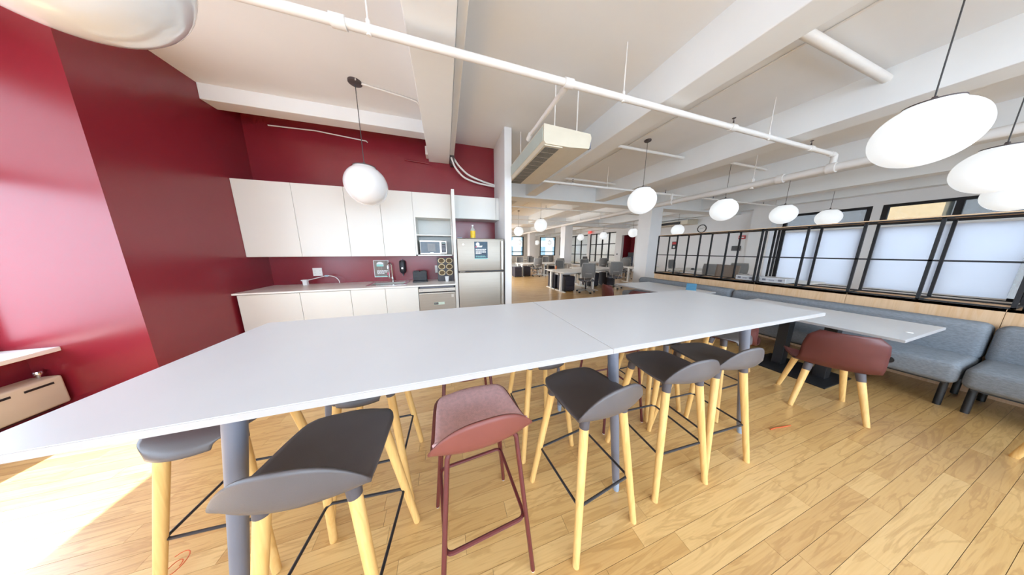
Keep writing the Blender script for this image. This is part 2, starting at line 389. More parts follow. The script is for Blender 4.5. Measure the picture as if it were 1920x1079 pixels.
# right windows with roller shades
M_tint = mat('upper_pane_glass', (120, 135, 140), .05, var=.02, alpha=.35)
for y0, y1, lab in ((3.18, 5.0, 'black framed window farther along the shaded wall'), (.95, 3.02, 'black framed window beside the partition end'), (-1.3, .95, 'black framed window at the picture edge')):
    wn = T('window_%d' % n, lab, 'window', (XR + .06, y0, .28), kind='structure'); n += 1
    L = y1 - y0; H = 2.58
    for yy in (0.05, L / 2, L - .05): B().box(-.04, yy - .05, 0, .04, yy + .05, H).o('window_frame', M_frame, wn)
    for zz in (.04, 1.98, H - .04): B().box(-.035, 0, zz - .04, .035, L, zz + .04).o('window_rail', M_frame, wn)
    for q in (0, 1): B().box(-.004, .1 + q * (L / 2 - .05), 2.02, .004, L / 2 - .05 + q * (L / 2 - .05), H - .08).o('pane', M_tint, wn)
    for q in (0, 1): B().box(-.004, .1 + q * (L / 2 - .05), .08, .004, L / 2 - .05 + q * (L / 2 - .05), 1.94).o('pane', M_glass, wn)
for y0, y1, lab in ((3.2, 4.86, 'white roller shade on the window farther along the wall'), (1.12, 3.0, 'white roller shade filling the window beside the partition end')):
    t = T('roller_shade', lab, 'shade', (XR - .03, y0, 0), group='white shades on the right windows')
    B().box(-.004, 0, .34, .004, y1 - y0, 2.2).o('shade_cloth', M_shade, t)
    B().cyl((0, 0, 2.22), (0, y1 - y0, 2.22), .035).o('shade_roller', M_white, t, True)
    B().box(-.012, 0, .31, .012, y1 - y0, .345).o('hem_bar', M_white, t)
# columns
for (x, yy, lab) in ((7.5, 6.3, 'square white column rising behind the end of the partition'), (7.5, 12.35, 'square white column in the middle of the office'), (7.5, 18.4, 'square white column at the far end of the office')):
    S('column', B().box(x, yy, 0, x + .56, yy + .56, BZ - .05, .012), M_white, lab, 'column')
# glazed meeting rooms on the right
for gi, (y0, y1, lab) in enumerate(((13.62, 16.75, 'black framed glass meeting room front beside the red recess'), (17.1, 21.2, 'black framed glass meeting room front farther down the office'))):
    g = T('glass_partition', lab, 'glass partition', (XR + .1, y0, .12), group='glass meeting rooms')
    L = y1 - y0; k = 4; H = 2.83
    for i in range(k + 1): B().box(-.045, L * i / k - .045, 0, .045, L * i / k + .045, H).o('mullion', M_frame, g)
    for zz in (.05, 1.0, 1.9, H - .05): B().box(-.035, 0, zz - .03, .035, L, zz + .03).o('rail', M_frame, g)
    for i in range(k):
        for z0, z1 in ((.08, .97), (1.03, 1.87), (1.93, H - .08)):
            B().box(-.005, L * i / k + .045, z0, .005, L * (i + 1) / k - .045, z1).o('pane', M_glass, g)
S('wall_meeting_room', B().box(XR + 3.2, 13.1, 0, XR + 3.3, 21.2, CZ), M_white, 'white back wall of the glass meeting rooms', 'wall')
# neighbouring buildings outside
def building(name, label, x0, y0, x1, y1, h, m, face, nw, nz, mw):
    t = T(name, label, 'building', (x0, y0, -8))
    B().box(0, 0, 0, x1 - x0, y1 - y0, h + 8).o('wall', m, t)
    for i in range(nw):
        for k in range(nz):
            z0 = 8.2 + k * 3.4
            if face == 'y':
                ww = (x1 - x0) / nw; a = i * ww + ww * .25
                f = B().box(a, -.1, z0, a + ww * .5, .02, z0 + 2.1).o('window', mw, t)
            else:
                ww = (y1 - y0) / nw; a = i * ww + ww * .25
                f = B().box(-.1, a, z0, .02, a + ww * .5, z0 + 2.1).o('window', mw, t)
M_bpale = mat('pale_facade', (190, 196, 194), .9, var=.06, scale=.8)
M_bwin = mat('far_window_glass', (104, 124, 130), .15, var=.1)
M_bgrey = mat('grey_brick_facade', (74, 76, 80), .9, var=.12, scale=5, stretch=(1, 1, 6))
M_btan = mat('tan_facade', (150, 130, 98), .9, var=.06)
building('neighbouring_building', 'pale building outside the far office windows', -4, 42, 40, 50, 14, M_bpale, 'y', 12, 4, M_bwin)
building('neighbouring_building', 'grey brick building outside the right windows', 20, -14, 26, 3.2, 4.4, M_bgrey, 'x', 9, 1, M_bwin)
building('neighbouring_building', 'tan building outside the right windows', 19.6, 3.3, 26, 4.7, 4.6, M_btan, 'x', 1, 1, M_btan)
building('neighbouring_building', 'dark grey building outside the farther right window', 20, 4.8, 26, 14, 4.2, M_bgrey, 'x', 5, 1, M_bwin)

for yy, lab in ((14.2, 'added glowing panel brightening the nearer glass room'), (17.8, 'added glowing panel brightening the farther glass room')):
    t = T('added_fill_panel', lab, 'lamp', (XR + .6, yy, CZ - .05))  # glowing panels added to brighten the glass rooms
    B().box(0, 0, .02, 2.0, 2.0, .05).o('housing', M_white, t); B().box(.05, .05, .0, 1.95, 1.95, .02).o('diffuser', mat('fill_panel_glow', (245, 250, 255), .5, emit=4.0), t)
S('wall_meeting_end', B().box(XR + .2, 13.14, 0, XR + 3.3, 13.24, CZ), M_white, 'white end wall of the glass meeting rooms', 'wall')

tag(B().box(-60, -60, -8.3, 80, 90, -8.0).o('street_ground', mat('asphalt', (120, 120, 122), .9, var=.08)), 'grey street level ground far below the windows', 'ground', kind='structure')

S('sun_block_wall', B().box(-1.2, 4.95, -1, -1.0, 25.5, 9), M_white, 'added unseen white wall keeping the sun out of the office', 'wall')  # added out of view to block sun from the office side opening
# ================================================================ CEILING SERVICES
def pipe_thing(name, label, cat, loc, pts, r, m=None, couplings=(), hangers=(), sprinklers=(), seg=14):
    t = T(name, label, cat, loc)
    B().tube(pts, r, seg).o('pipe', m or M_pipe, t, True)
    for p, d in couplings:
        p = Vector(p); d = Vector(d).normalized() * .045
        B().cyl(p - d, p + d, r * 1.35, seg=seg).o('coupling', m or M_pipe, t, True)
    for p, top in hangers:
        bb = B(); bb.cyl((p[0], p[1], p[2]), (p[0], p[1], top), .006, seg=8); bb.cyl((p[0], p[1], p[2] - r * 1.3), (p[0], p[1], p[2] + r * 1.9), r * .5, seg=8)
        bb.o('hanger', m or M_pipe, t)
    for p in sprinklers:
        bb = B(); bb.cyl(p, (p[0], p[1], p[2] + .05), .012, .007, seg=8); bb.cyl((p[0], p[1], p[2] + .075), (p[0], p[1], p[2] + .08), .02, seg=10); bb.cyl((p[0], p[1], p[2] + .05), (p[0], p[1], p[2] + .076), .004, seg=6)
        bb.o('sprinkler_head', M_canopy, t)
    return t
PZ = 3.06
pipe_thing('sprinkler_pipe', 'white sprinkler pipe crossing under the kitchen beam', 'pipe', (0, 2.03, PZ), [(-3.6, 0, 0), (6.28, 0, 0)], .03,
           couplings=[((-.62, 0, 0), (1, 0, 0)), ((1.2, 0, 0), (1, 0, 0)), ((3.62, 0, 0), (1, 0, 0)), ((5.5, 0, 0), (1, 0, 0)), ((6.15, 0, 0), (1, 0, 0))],
           hangers=[((-.44, 0, 0), CZ - PZ), ((1.85, 0, 0), CZ - PZ), ((4.4, 0, 0), CZ - PZ)], sprinklers=[(3.62, 0, .03), (5.5, 0, .03)])
pipe_thing('sprinkler_branch', 'short white pipe running to the hanging air conditioner', 'pipe', (1.2, 2.08, PZ), [(0, 0, 0), (0, .92, 0), (.0, .95, -.03)], .024,
           couplings=[((0, .02, 0), (0, 1, 0)), ((0, .93, -.01), (0, 1, -.4))])
pipe_thing('sprinkler_pipe', 'white sprinkler pipe beyond the hanging air conditioner', 'pipe', (0, 4.69, PZ), [(1.3, 0, 0), (12.4, 0, 0)], .026,
           couplings=[((3.0, 0, 0), (1, 0, 0)), ((6.25, 0, 0), (1, 0, 0))], hangers=[((4.0, 0, 0), CZ - PZ), ((8.6, 0, 0), CZ - PZ)], sprinklers=[(3.0, 0, .026), (6.0, 0, .026), (8.0, 0, .026), (10.6, 0, .026)])
pipe_thing('sprinkler_pipe', 'thin white sprinkler pipe over the office desks', 'pipe', (0, 7.6, PZ), [(1.3, 0, 0), (12.4, 0, 0)], .024,
           couplings=[((3.75, 0, 0), (1, 0, 0)), ((6.25, 0, 0), (1, 0, 0))], hangers=[((4.9, 0, 0), CZ - PZ), ((5.8, 0, 0), CZ - PZ)], sprinklers=[(3.75, 0, .024), (9.5, 0, .024)])
pipe_thing('sprinkler_pipe', 'distant white sprinkler pipe over the middle of the office', 'pipe', (0, 10.6, PZ), [(1.3, 0, 0), (12.4, 0, 0)], .022, hangers=[((6.4, 0, 0), CZ - PZ)])
pipe_thing('sprinkler_pipe', 'white sprinkler pipe in front of the shaded windows', 'pipe', (0, .62, 3.1), [(6.4, 0, 0), (12.4, 0, 0)], .026, sprinklers=[(7.6, 0, .026), (9.6, 0, .026)])
t = pipe_thing('main_pipe', 'thick white main pipe running above the tables toward the column', 'pipe', (6.26, 0, 2.86), [(0, -2.9, 0), (0, 24.5, 0)], .06,
               couplings=[((0, 2.03, 0), (0, 1, 0)), ((0, 2.6, 0), (0, 1, 0)), ((0, 4.69, 0), (0, 1, 0)), ((0, 7.6, 0), (0, 1, 0))],
               hangers=[((0, 3.0, 0), CZ - 2.86), ((0, 9.0, 0), CZ - 2.86)])
for yy in (2.03, 4.69, 7.6): B().cyl((0, yy, .02), (0, yy, .2), .036).o('riser', M_pipe, t, True)
# stub pipes passing between the beams high up
k = 0
for (x0, x1, yy, lab) in ((2.72, 4.96, 1.37, 'white pipe high between two beams over the low table'), (2.72, 4.96, 3.56, 'white pipe high between two beams beside the globe over the low table'),
                          (5.3, 7.58, 3.42, 'white pipe high between beams above the partition'), (2.72, 4.96, 5.45, 'white pipe high between beams beyond the air conditioner')):
    b = B().tube([(x0, yy, 3.44), (x1, yy, 3.44)], .04 if k == 0 else .028, 12)
    tag(b.o('cross_pipe', M_pipe, smooth=True), lab, 'pipe'); k += 1
# thin conduits on the ceiling
for (x, y0, y1, lab) in ((3.55, -2.5, 12, 'thin ceiling conduit feeding the globe lamps over the low tables'), (6.15, 2.5, 12, 'thin ceiling conduit feeding the globe lamps behind the partition')):
    tag(B().tube([(x, y0, CZ - .012), (x, y1, CZ - .012)], .011, 8).o('conduit', M_pipe, smooth=True), lab, 'conduit')
tag(B().tube([(-.93, 3.36, CZ - .014), (-.9, 3.42, CZ - .014), (-.37, 3.53, CZ - .014), (-.27, 3.56, CZ - .02), (-.22, 3.62, CZ - .05), (-.215, 3.9, CZ - .09), (-.215, 4.02, CZ - .16)], .012, 8).o('conduit', M_pipe, smooth=True),
    'white conduit from the kitchen lamp canopy to the beam', 'conduit')
# trunking and cables at the end of the kitchen beam
t = T('cable_trunking', 'cream cable trunking along the side of the kitchen beam', 'trunking', (.2, 0, 3.26))
B().box(-.02, -2.9, -.02, .055, 4.45, .05, .006).o('channel', M_pipe, t)
B().box(-.02, 4.4, -.16, .06, 4.6, .06, .01).o('end_block', M_canopy, t)
for q, pts in enumerate(([(.03, 4.45, -.02), (.12, 4.45, -.16), (.3, 4.5, -.3), (.6, 4.55, -.38), (.86, 4.58, -.42)],
                         [(.0, 4.4, -.06), (.06, 4.42, -.22), (.22, 4.5, -.36), (.5, 4.56, -.42), (.86, 4.58, -.45)],
                         [(.03, 4.5, 0), (.16, 4.5, -.2), (.36, 4.54, -.33), (.86, 4.6, -.43)])):
    P = []
    for i in range(len(pts) - 1):
        for s_ in range(5): P.append(Vector(pts[i]).lerp(Vector(pts[i + 1]), s_ / 5))
    P.append(Vector(pts[-1]))
    for _ in range(3): P = [P[0]] + [(P[i - 1] + P[i] * 2 + P[i + 1]) / 4 for i in range(1, len(P) - 1)] + [P[-1]]
    B().tube(P, .017 if q < 2 else .008, 8).o('cable', M_pipe, t, True)
tag(B().tube([(-.62, 4.60, 3.14), (-.2, 4.60, 3.12)], .012, 8).o('wall_pipe', M_red, smooth=True), 'short red painted pipe stub on the wall by the beam end', 'pipe')
tag(B().box(-.245, 4.4, 3.2, -.2, 4.6, 3.34, .008).o('junction_box', M_pipe), 'small white junction box on the kitchen beam end', 'box')
tag(B().tube([(-2.5, 4.58, 3.40), (-1.9, 4.585, 3.415), (-1.2, 4.58, 3.36), (-1.18, 4.58, 3.34)], .009, 8).o('wall_cable', M_pipe, smooth=True), 'loose white cable along the top of the red wall', 'cable')
# ---- air conditioners
def aircon(loc, label, L, W, Hh, flip=False):
    t = T('air_conditioner', label, 'air conditioner', loc)
    prof = [(0, .03), (0, Hh), (W * .97, Hh - .02), (W, Hh - .06), (W * .96, 0.02), (W * .55, 0), (.03, 0)]
    B().prism(prof, 0, L, 1).o('casing', M_cream, t)
    B().box(-.006, .03, .04, 0.0, L - .03, Hh - .02).o('back_panel', M_creamg, t)
    g = B().box(.02, .02, -.012, W * .40, L - .02, 0.0).o('intake_grille', M_cream, t)
    nb = 10
    for i in range(nb):
        y0 = .04 + (L - .08) * i / nb
        b = B().box(.045, y0 + .012, -.016, W * .40 - .03, y0 + (L - .08) / nb - .004, -.0125)
        b.o('grille_panel', mat('grille_dark', (120, 118, 112), .8, var=.5, scale=220), g)
    B().box(W * .985, .01, .03, W * 1.0 + .004, .06, Hh - .07).o('end_cap', M_tleg, t)
    for (x, yy) in ((W * .3, .12), (W * .78, .12), (W * .3, L - .15), (W * .78, L - .15)):
        B().cyl((x, yy, Hh - .03), (x, yy, CZ - loc[2]), .008, seg=8).o('hanger_rod', M_pipe, t)
    return t
aircon((1.18, 2.5, 2.75), 'cream air conditioner hanging beside the white wall end', 1.52, .66, .21)
t = T('air_conditioner', 'long cream air conditioner on the far wall above the clock', 'air conditioner', (12.0, 8.0, 2.85))
B().prism([(0, .0), (0, .2), (.5, .26), (.78, .26), (.78, 0)], 0, 2.5, 1).o('casing', M_cream, t)
B().box(-.01, .35, .03, .0, 2.4, .16).o('outlet_slot', M_black, t)
# ---- globe lamps
def globe(loc, lit, label, group, canopy_r=.06):
    x, y, z = loc
    t = T('globe_pendant_lamp', label, 'lamp', (x, y, CZ), group=group)
    R = .25; zc = z - CZ
    prof = [(0, -R)] + [(R * math.sin(a), -R * math.cos(a)) for a in [PI * i / 28 for i in range(1, 25)]]
    prof = prof[:-1] if prof[-1][1] > R * .9 else prof
    rt, zt = prof[-1]
    prof += [(rt * .96, zt + .012), (0, zt + .012)]
    g = B().lathe(prof, (0, 0, zc), 40).o('globe_shade', M_lit if lit else M_globe, t, 'all')
    B().lathe([(0, zt + .012), (rt * .97, zt + .012), (rt * .97, zt + .022), (rt * .6, zt + .035), (.02, zt + .04), (.012, zt + .07), (0, zt + .07)], (0, 0, zc), 28).o('cap', M_canopy, t, True)
    B().cyl((0, 0, zc + zt + .06), (0, 0, 0), .0045, seg=6).o('cord', M_cord, t)
    B().lathe([(0, 0), (canopy_r, 0), (canopy_r, -.02), (canopy_r * .8, -.03), (0, -.03)], (0, 0, 0), 24).o('canopy', M_canopy, t, True)
GU = 'unlit globe lamps in the kitchen'; GL = 'lit globe lamps'
globe((-.93, .965, 2.33), False, 'unlit white globe lamp close overhead at the end of the bar table', GU, .075)
globe((-.95, 3.43, 2.35), False, 'unlit glossy white globe lamp hanging in front of the kitchen cabinets', GU, .075)
for p, lab in (((3.92, .84, 2.467), 'largest lit globe lamp, over the low table nearest the viewer'), ((6.0, .80, 2.40), 'lit globe lamp behind the largest one, above the partition end'),
               ((8.75, .98, 2.38), 'lit globe lamp overlapped by two larger globes near the shaded windows'), ((3.76, 3.41, 2.465), 'lit globe lamp in front of the white column top'),
               ((6.4, 3.5, 2.455), 'lit globe lamp hanging over the partition to the right of the clock'), ((8.86, 3.49, 2.47), 'lit globe lamp in front of the first upper window pane'),
               ((11.3, 3.5, 2.49), 'lit globe lamp farthest along the row in front of the upper windows'), ((3.65, 7.84, 2.475), 'lit globe lamp over the nearest office desks'),
               ((3.8, 10.9, 2.5), 'lit globe lamp over the desks seen just past the fridge wall'), ((10.3, 7.25, 2.42), 'lit globe lamp beside the wall clock'),
               ((10.3, 9.7, 2.49), 'lit globe lamp in front of the red recess'), ((10.4, 12.2, 2.49), 'lit globe lamp before the glass room beside the red recess'),
               ((10.0, 14.2, 2.49), 'lit globe lamp just right of the middle office column'), ((7.4, 20.8, 2.3), 'small distant lit globe lamp before the widest far window'),
               ((9.3, 20.8, 2.3), 'small distant lit globe lamp between the two farther columns'), ((10.7, 20.6, 2.3), 'small distant lit globe lamp close to the middle office column')):
    globe(p, True, lab, GL)
# ================================================================ KITCHEN
KY = 4.62
def door_panel(t, x0, x1, y, z0, z1, name='door', m=None):
    return B().box(x0 + .0022, y, z0 + .002, x1 - .0022, y + .018, z1 - .002, .0015, 1).o(name, m or M_cab, t)
UX = [-2.83, -2.16, -1.5, -1.0, -.5]
UL = ['white wall cabinet against the red left wall', 'white wall cabinet second from the red left wall', 'white wall cabinet above the sink, behind the globe lamp', 'white wall cabinet next to the microwave niche']
for i in range(4):
    x0, x1 = UX[i], UX[i + 1]
    t = T('wall_cabinet', UL[i], 'cabinet', (x0, 4.2, 1.40), group='white wall cabinets')
    B().box(.001, .02, 0, x1 - x0 - .001, .42, 1.10).o('body', M_cab, t)
    door_panel(t, 0, x1 - x0, 0, 0, 1.10)
# microwave unit
t = T('microwave_cabinet', 'white wall cabinet with open niche holding the microwave', 'cabinet', (-.5, 4.2, 1.40), group='white wall cabinets')
W = .645
b = B(); b.box(.001, .0, 0, .028, .42, .68); b.box(W - .018, 0, 0, W, .42, .68); b.box(.001, 0, 0, W, .42, .022); b.box(.001, .4, 0, W, .42, .68); b.box(.001, .02, .68, W, .42, 1.10)
b.o('body', M_cab, t)
B().box(.028, .015, .365, W - .018, .40, .385).o('shelf', M_cab, t)
door_panel(t, 0, W, 0, .675, 1.10)
# microwave
t = T('microwave', 'silver microwave oven inside the open cabinet niche', 'microwave', (-.435, 4.24, 1.422), group=None)
mw, mh = .475, .262
B().box(0, .015, .01, mw, .34, mh, .006).o('body', M_steel2, t)
B().box(.012, 0, .028, .345, .02, mh - .03, .003).o('door_glass', mat('microwave_glass', (44, 50, 62), .12, var=.3, scale=9), t)
B().box(.002, .002, mh - .03, .36, .02, mh - .008).o('door_top', M_steel2, t); B().box(.002, .002, .01, .36, .02, .03).o('door_bottom', M_steel2, t)
B().box(.13, -.001, .06, .265, .0, mh - .06).o('window', mat('microwave_window', (112, 112, 112), .3), t)
pn = B().box(.365, 0, .012, mw - .004, .02, mh - .008, .004).o('control_panel', M_steel2, t)
B().box(.378, -.002, .04, mw - .02, 0, mh - .03).o('keypad', M_blackp, pn)
for q in range(5):
    B().box(.386, -.004, .055 + q * .026, mw - .03, -.002, .068 + q * .026).o('button', M_tleg, pn)
B().box(.39, -.004, mh - .06, mw - .034, -.002, mh - .042).o('display', mat('lcd', (120, 140, 130), .3), pn)
B().box(.17, -.0015, .034, .23, 0, .042).o('badge', M_steel2, t)
for px in (.04, mw - .04): B().cyl((px, .05, 0), (px, .05, .012), .012, seg=8).o('foot', M_black, t)
# tall side panel, over-fridge cabinet
tag(B().box(.147, 3.85, 0, .197, 4.62, 2.505, .002).o('tall_panel', M_cab), 'tall white side panel between dishwasher and fridge', 'panel')
t = T('overhead_cabinet', 'white cabinet above the fridge', 'cabinet', (.2, 4.2, 2.09), group='white wall cabinets')
B().box(.001, .02, 0, .858, .42, .41).o('body', M_cab, t); door_panel(t, 0, .79, 0, 0, .41); door_panel(t, .79, .858, 0, 0, .41, 'filler_strip')
# base cabinets
BX = [-2.80, -2.10, -1.46, -.975, -.475]
BL = ['white base cabinet against the red left wall', 'white base cabinet second from the red left wall', 'white base cabinet under the sink', 'white base cabinet next to the dishwasher']
for i in range(4):
    x0, x1 = BX[i], BX[i + 1]
    t = T('base_cabinet', BL[i], 'cabinet', (x0, 3.87, 0), group='white base cabinets')
    b = B(); b.box(.001, .02, .1, x1 - x0 - .001, .72, .66 if i in (2, 3) else .884); b.box(.001, .02, .66, x1 - x0 - .001, .06, .884)
    b.o('body', M_cab, t)
    B().box(.001, .07, 0, x1 - x0 - .001, .09, .1).o('plinth', M_cab, t)
    door_panel(t, 0, x1 - x0, 0, .1, .878)
# worktop with sink cut-out
b = B()
sx0, sx1, sy0, sy1 = -1.28, -.70, 4.03, 4.46
z0, z1 = .886, .91
b.box(-2.83, 3.845, z0, sx0, KY, z1); b.box(sx1, 3.845, z0, .147, KY, z1); b.box(sx0, 3.845, z0, sx1, sy0, z1); b.box(sx0, sy1, z0, sx1, KY, z1)
tag(b.o('worktop', M_counter), 'white kitchen worktop above the base cabinets', 'worktop')
t = T('sink', 'stainless steel sink set into the white worktop', 'sink', (sx0, sy0, z1))
L, Dp = sx1 - sx0, sy1 - sy0
b = B(); r = .03
b.box(-.02, -.02, 0, L + .02, r, .004); b.box(-.02, Dp - .07, 0, L + .02, Dp + .02, .004); b.box(-.02, r, 0, r, Dp - .07, .004); b.box(L - r, r, 0, L + .02, Dp - .07, .004)
b.o('rim', M_chrome, t)
b = B(); b.box(r - .003, r - .003, -.17, L - r + .003, Dp - .067, -.165); b.box(r - .003, r - .003, -.17, r, Dp - .067, 0); b.box(L - r, r - .003, -.17, L - r + .003, Dp - .067, 0); b.box(r, r - .003, -.17, L - r, r, 0); b.box(r, Dp - .07, -.17, L - r, Dp - .067, 0)
b.o('basin', M_steel2, t)
B().lathe([(0, -.163), (.04, -.163), (.04, -.165), (0, -.165)], (L / 2, Dp / 2, 0), 20).o('drain', M_chrome, t)
t = T('faucet', 'chrome gooseneck faucet behind the sink', 'faucet', (-.99, 4.53, .91))
B().lathe([(0, 0), (.028, 0), (.026, .012), (.018, .02), (.018, .09), (0, .09)], (0, 0, 0), 20).o('base', M_chrome, t, True)
P = [(0, 0, .08), (0, 0, .30)] + [(-.055 * (1 - math.cos(a)) * .4, -.055 + .055 * math.cos(a), .30 + .06 * math.sin(a)) for a in [PI * i / 8 for i in range(1, 9)]]
P.append((P[-1][0], P[-1][1], .25)); B().tube(P, .011, 10).o('spout', M_chrome, t, True)
B().tube([(0, 0, .06), (-.05, -.02, .07), (-.075, -.03, .12)], .008, 8).o('lever', M_chrome, t, True)
# dishwasher
t = T('dishwasher', 'stainless steel dishwasher under the worktop', 'dishwasher', (-.475, 3.86, 0))
dw = .62
B().box(.004, .03, .1, dw, .72, .884).o('body', M_black, t)
B().box(.006, 0, .1, dw - .002, .03, .765, .004).o('door', M_steel, t)
B().box(.006, -.006, .785, dw - .002, .03, .845, .004).o('control_strip', M_steel2, t)
B().box(.008, .004, .765, dw - .004, .028, .787).o('handle_recess', M_black, t)
B().box(.012, -.014, .742, dw - .012, 0, .768, .006).o('handle', M_steel2, t)
tray = B().box(.03, .012, .85, dw - .03, .03, .868).o('rack_edge', M_tleg, t)
B().box(dw - .075, -.001, .67, dw - .035, 0, .72).o('badge', M_steel2, t)
lb = B().box(.24, -.0015, .545, .42, 0, .592).o('label_sticker', mat('pale_green_sticker', (196, 214, 202), .6), t)
B().box(.243, -.003, .55, .315, -.0015, .588).o('sticker_tag', M_black, lb)
text('lettering', 'DIRTY', .021, (.248, -.0032, .561), (PI / 2, 0, 0), M_white, lb)
for q in (.02, .05): B().cyl((q + .01, -.007, .815), (q + .01, -.005, .815), .006, seg=10).o('button', M_tleg, t)
for q in range(6): B().box(.42 + q * .024, -.0075, .812, .43 + q * .024, -.006, .818).o('button', M_tleg, t)
B().box(.02, .05, 0, dw - .02, .07, .1).o('plinth', M_black, t)
# fridge
t = T('fridge', 'stainless steel fridge with top freezer and a poster on it', 'fridge', (.205, 3.78, 0))
fw = .83
B().box(.005, .07, .02, fw - .005, .80, 1.70, .01).o('body', mat('fridge_side', (96, 90, 92), .5), t)
for z0_, z1_, nm in ((.06, 1.115, 'lower_door'), (1.135, 1.705, 'freezer_door')):
    B().box(0, 0, z0_, fw, .068, z1_, .012, 3).o(nm, M_steel, t, True)
for z0_, z1_ in ((.50, 1.105), (1.15, 1.67)):
    h = B(); h.box(fw - .062, -.035, z0_, fw - .028, -.02, z1_, .006); h.box(fw - .058, -.03, z0_, fw - .032, 0, z0_ + .03); h.box(fw - .058, -.03, z1_ - .03, fw - .032, 0, z1_)
    h.o('handle', M_steel2, t)
B().box(.01, .01, 1.115, fw - .01, .06, 1.135).o('gasket', M_black, t)
B().box(.03, -.002, 1.118, .12, .01, 1.13).o('badge', M_chrome, t)
B().box(0.01, .02, 1.705, .09, .09, 1.725, .004).o('hinge_cover', M_tleg, t)
B().cyl((.1, -.002, 1.6), (.1, .0, 1.6), .012, seg=14).o('emblem', M_chrome, t)
for px in (.06, fw - .06): B().cyl((px, .12, 0), (px, .12, .025), .02, seg=10).o('foot', M_black, t)
def poster(nm, lab, loc, W, H, bg, lines, frame=False, parent=None):
    t = T(nm, lab, 'sign', loc)
    B().box(0, 0, 0, W, .003, H).o('sheet', bg, t)
    mt = mat('poster_teal', (150, 214, 204), .6); mw = mat('poster_white', (240, 240, 240), .6); mk = mat('poster_pink', (214, 96, 120), .6)
    B().box(0, -.0008, 0, W, 0, H * .035).o('bottom_band', mt, t)
    return t, mt, mw, mk
t, mt, mw, mk = poster('fridge_poster', 'dark blue poster stuck on the freezer door', (.205 + .29, 3.776, 1.348), .235, .302, mat('poster_blue', (52, 74, 92), .5, var=.35, scale=14), None)
B().prism([(.06 + .032 * math.cos(2 * PI * i / 18), .255 + .036 * math.sin(2 * PI * i / 18)) for i in range(18)], -.001, 0, 1).o('emblem_head', mw, t)
B().prism([(.04, .205), (.13, .205), (.145, .235), (.06, .228), (.045, .24)], -.001, 0, 1).o('emblem_hand', mw, t)
B().prism([(.03 + .012 * math.cos(2 * PI * i / 12), .212 + .012 * math.sin(2 * PI * i / 12)) for i in range(12)], -.0012, 0, 1).o('emblem_dot', mk, t)
def print_line(t, x, z, W, h, m, seed):
    r_ = random.Random(seed); b = B(); e = x + W
    while x < e:
        l = min(r_.uniform(.012, .04), e - x)
        if l > .004: b.box(x, -.0011, z, x + l, 0, z + h)
        x += l + .005
    b.o('print_line', m, t)
for q, l in enumerate((.185, .175, .18, .10)): print_line(t, .022, .163 - q * .024, l, .013, mw, q)
for q, l in enumerate((.16, .18)): print_line(t, .022, .05 - q * .016, l, .006, mt, 9 + q)
t, mt, mw, mk = poster('sink_sign', 'framed sign on the red wall behind the faucet', (-1.30, 4.60, 1.0), .24, .305, mat('sign_photo', (130, 118, 110), .5, var=.3, scale=9, stretch=(3, 1, .4)), None)
fr = B(); fr.box(-.008, -.004, -.008, 0, .016, .313); fr.box(.24, -.004, -.008, .248, .016, .313); fr.box(0, -.004, -.008, .24, .016, 0); fr.box(0, -.004, .305, .24, .016, .313)
fr.o('frame', mw, t)
B().prism([(.10 + .058 * math.cos(PI * i / 14), .235 + .05 * math.sin(PI * i / 14)) for i in range(15)], -.001, 0, 1).o('emblem_top', mw, t)
B().box(.042, -.001, .195, .158, 0, .233).o('emblem_base', mt, t); B().box(.15, -.0012, .205, .158, 0, .27).o('emblem_stem', mw, t)
for q, l in enumerate((.18, .17, .12)): print_line(t, .04, .105 - q * .026, l, .014, mw, 20 + q)
B().prism([(.222 + .014 * math.cos(2 * PI * i / 12), .05 + .03 * math.sin(2 * PI * i / 12)) for i in range(12)], -.0012, 0, 1).o('emblem_dot', mk, t)
# bottle on the fridge
t = T('soda_bottle', 'clear bottle with yellow label standing on the fridge', 'bottle', (.515, 4.08, 1.702))
B().lathe([(0, 0), (.042, 0), (.046, .01), (.046, .16), (.038, .19), (.016, .225), (.015, .24), (0, .24)], (0, 0, 0), 24).o('body', mat('bottle_clear', (214, 220, 210), .08, alpha=.45), t, True)
B().lathe([(.0468, .03), (.0472, .03), (.0472, .155), (.0468, .155)], (0, 0, 0), 24).o('label_band', mat('bottle_yellow', (240, 196, 40), .45, var=.15, scale=30), t, True)
B().lathe([(0, .238), (.017, .238), (.017, .262), (0, .262)], (0, 0, 0), 18).o('cap', M_white, t, True)
B().lathe([(0, .004), (.043, .004), (.043, .15), (0, .15)], (0, 0, 0), 20).o('drink', mat('lemon_drink', (236, 190, 60), .3), t)
# paper towel / soap dispenser
t = T('soap_dispenser', 'black soap dispenser on the red wall beside the faucet', 'dispenser', (-.805, 4.62, 1.03))
B().lathe([(0, 0), (.014, 0), (.014, .02), (.035, .03), (.055, .06), (.058, .11), (.058, .25), (.045, .275), (0, .28)], (0, -.055, 0), 24).o('body', M_blackp, t, True)
B().cyl((0, -.055, .278), (0, -.055, .30), .012, seg=10).o('top_knob', M_tleg, t); B().cyl((0, -.055, -.02), (0, -.055, .005), .012, seg=10).o('nozzle', M_tleg, t)
B().prism([(.016 * math.cos(2 * PI * i / 14), .13 + .018 * math.sin(2 * PI * i / 14)) for i in range(14)], -.1155, -.112, 1).o('level_window', M_chrome, t)
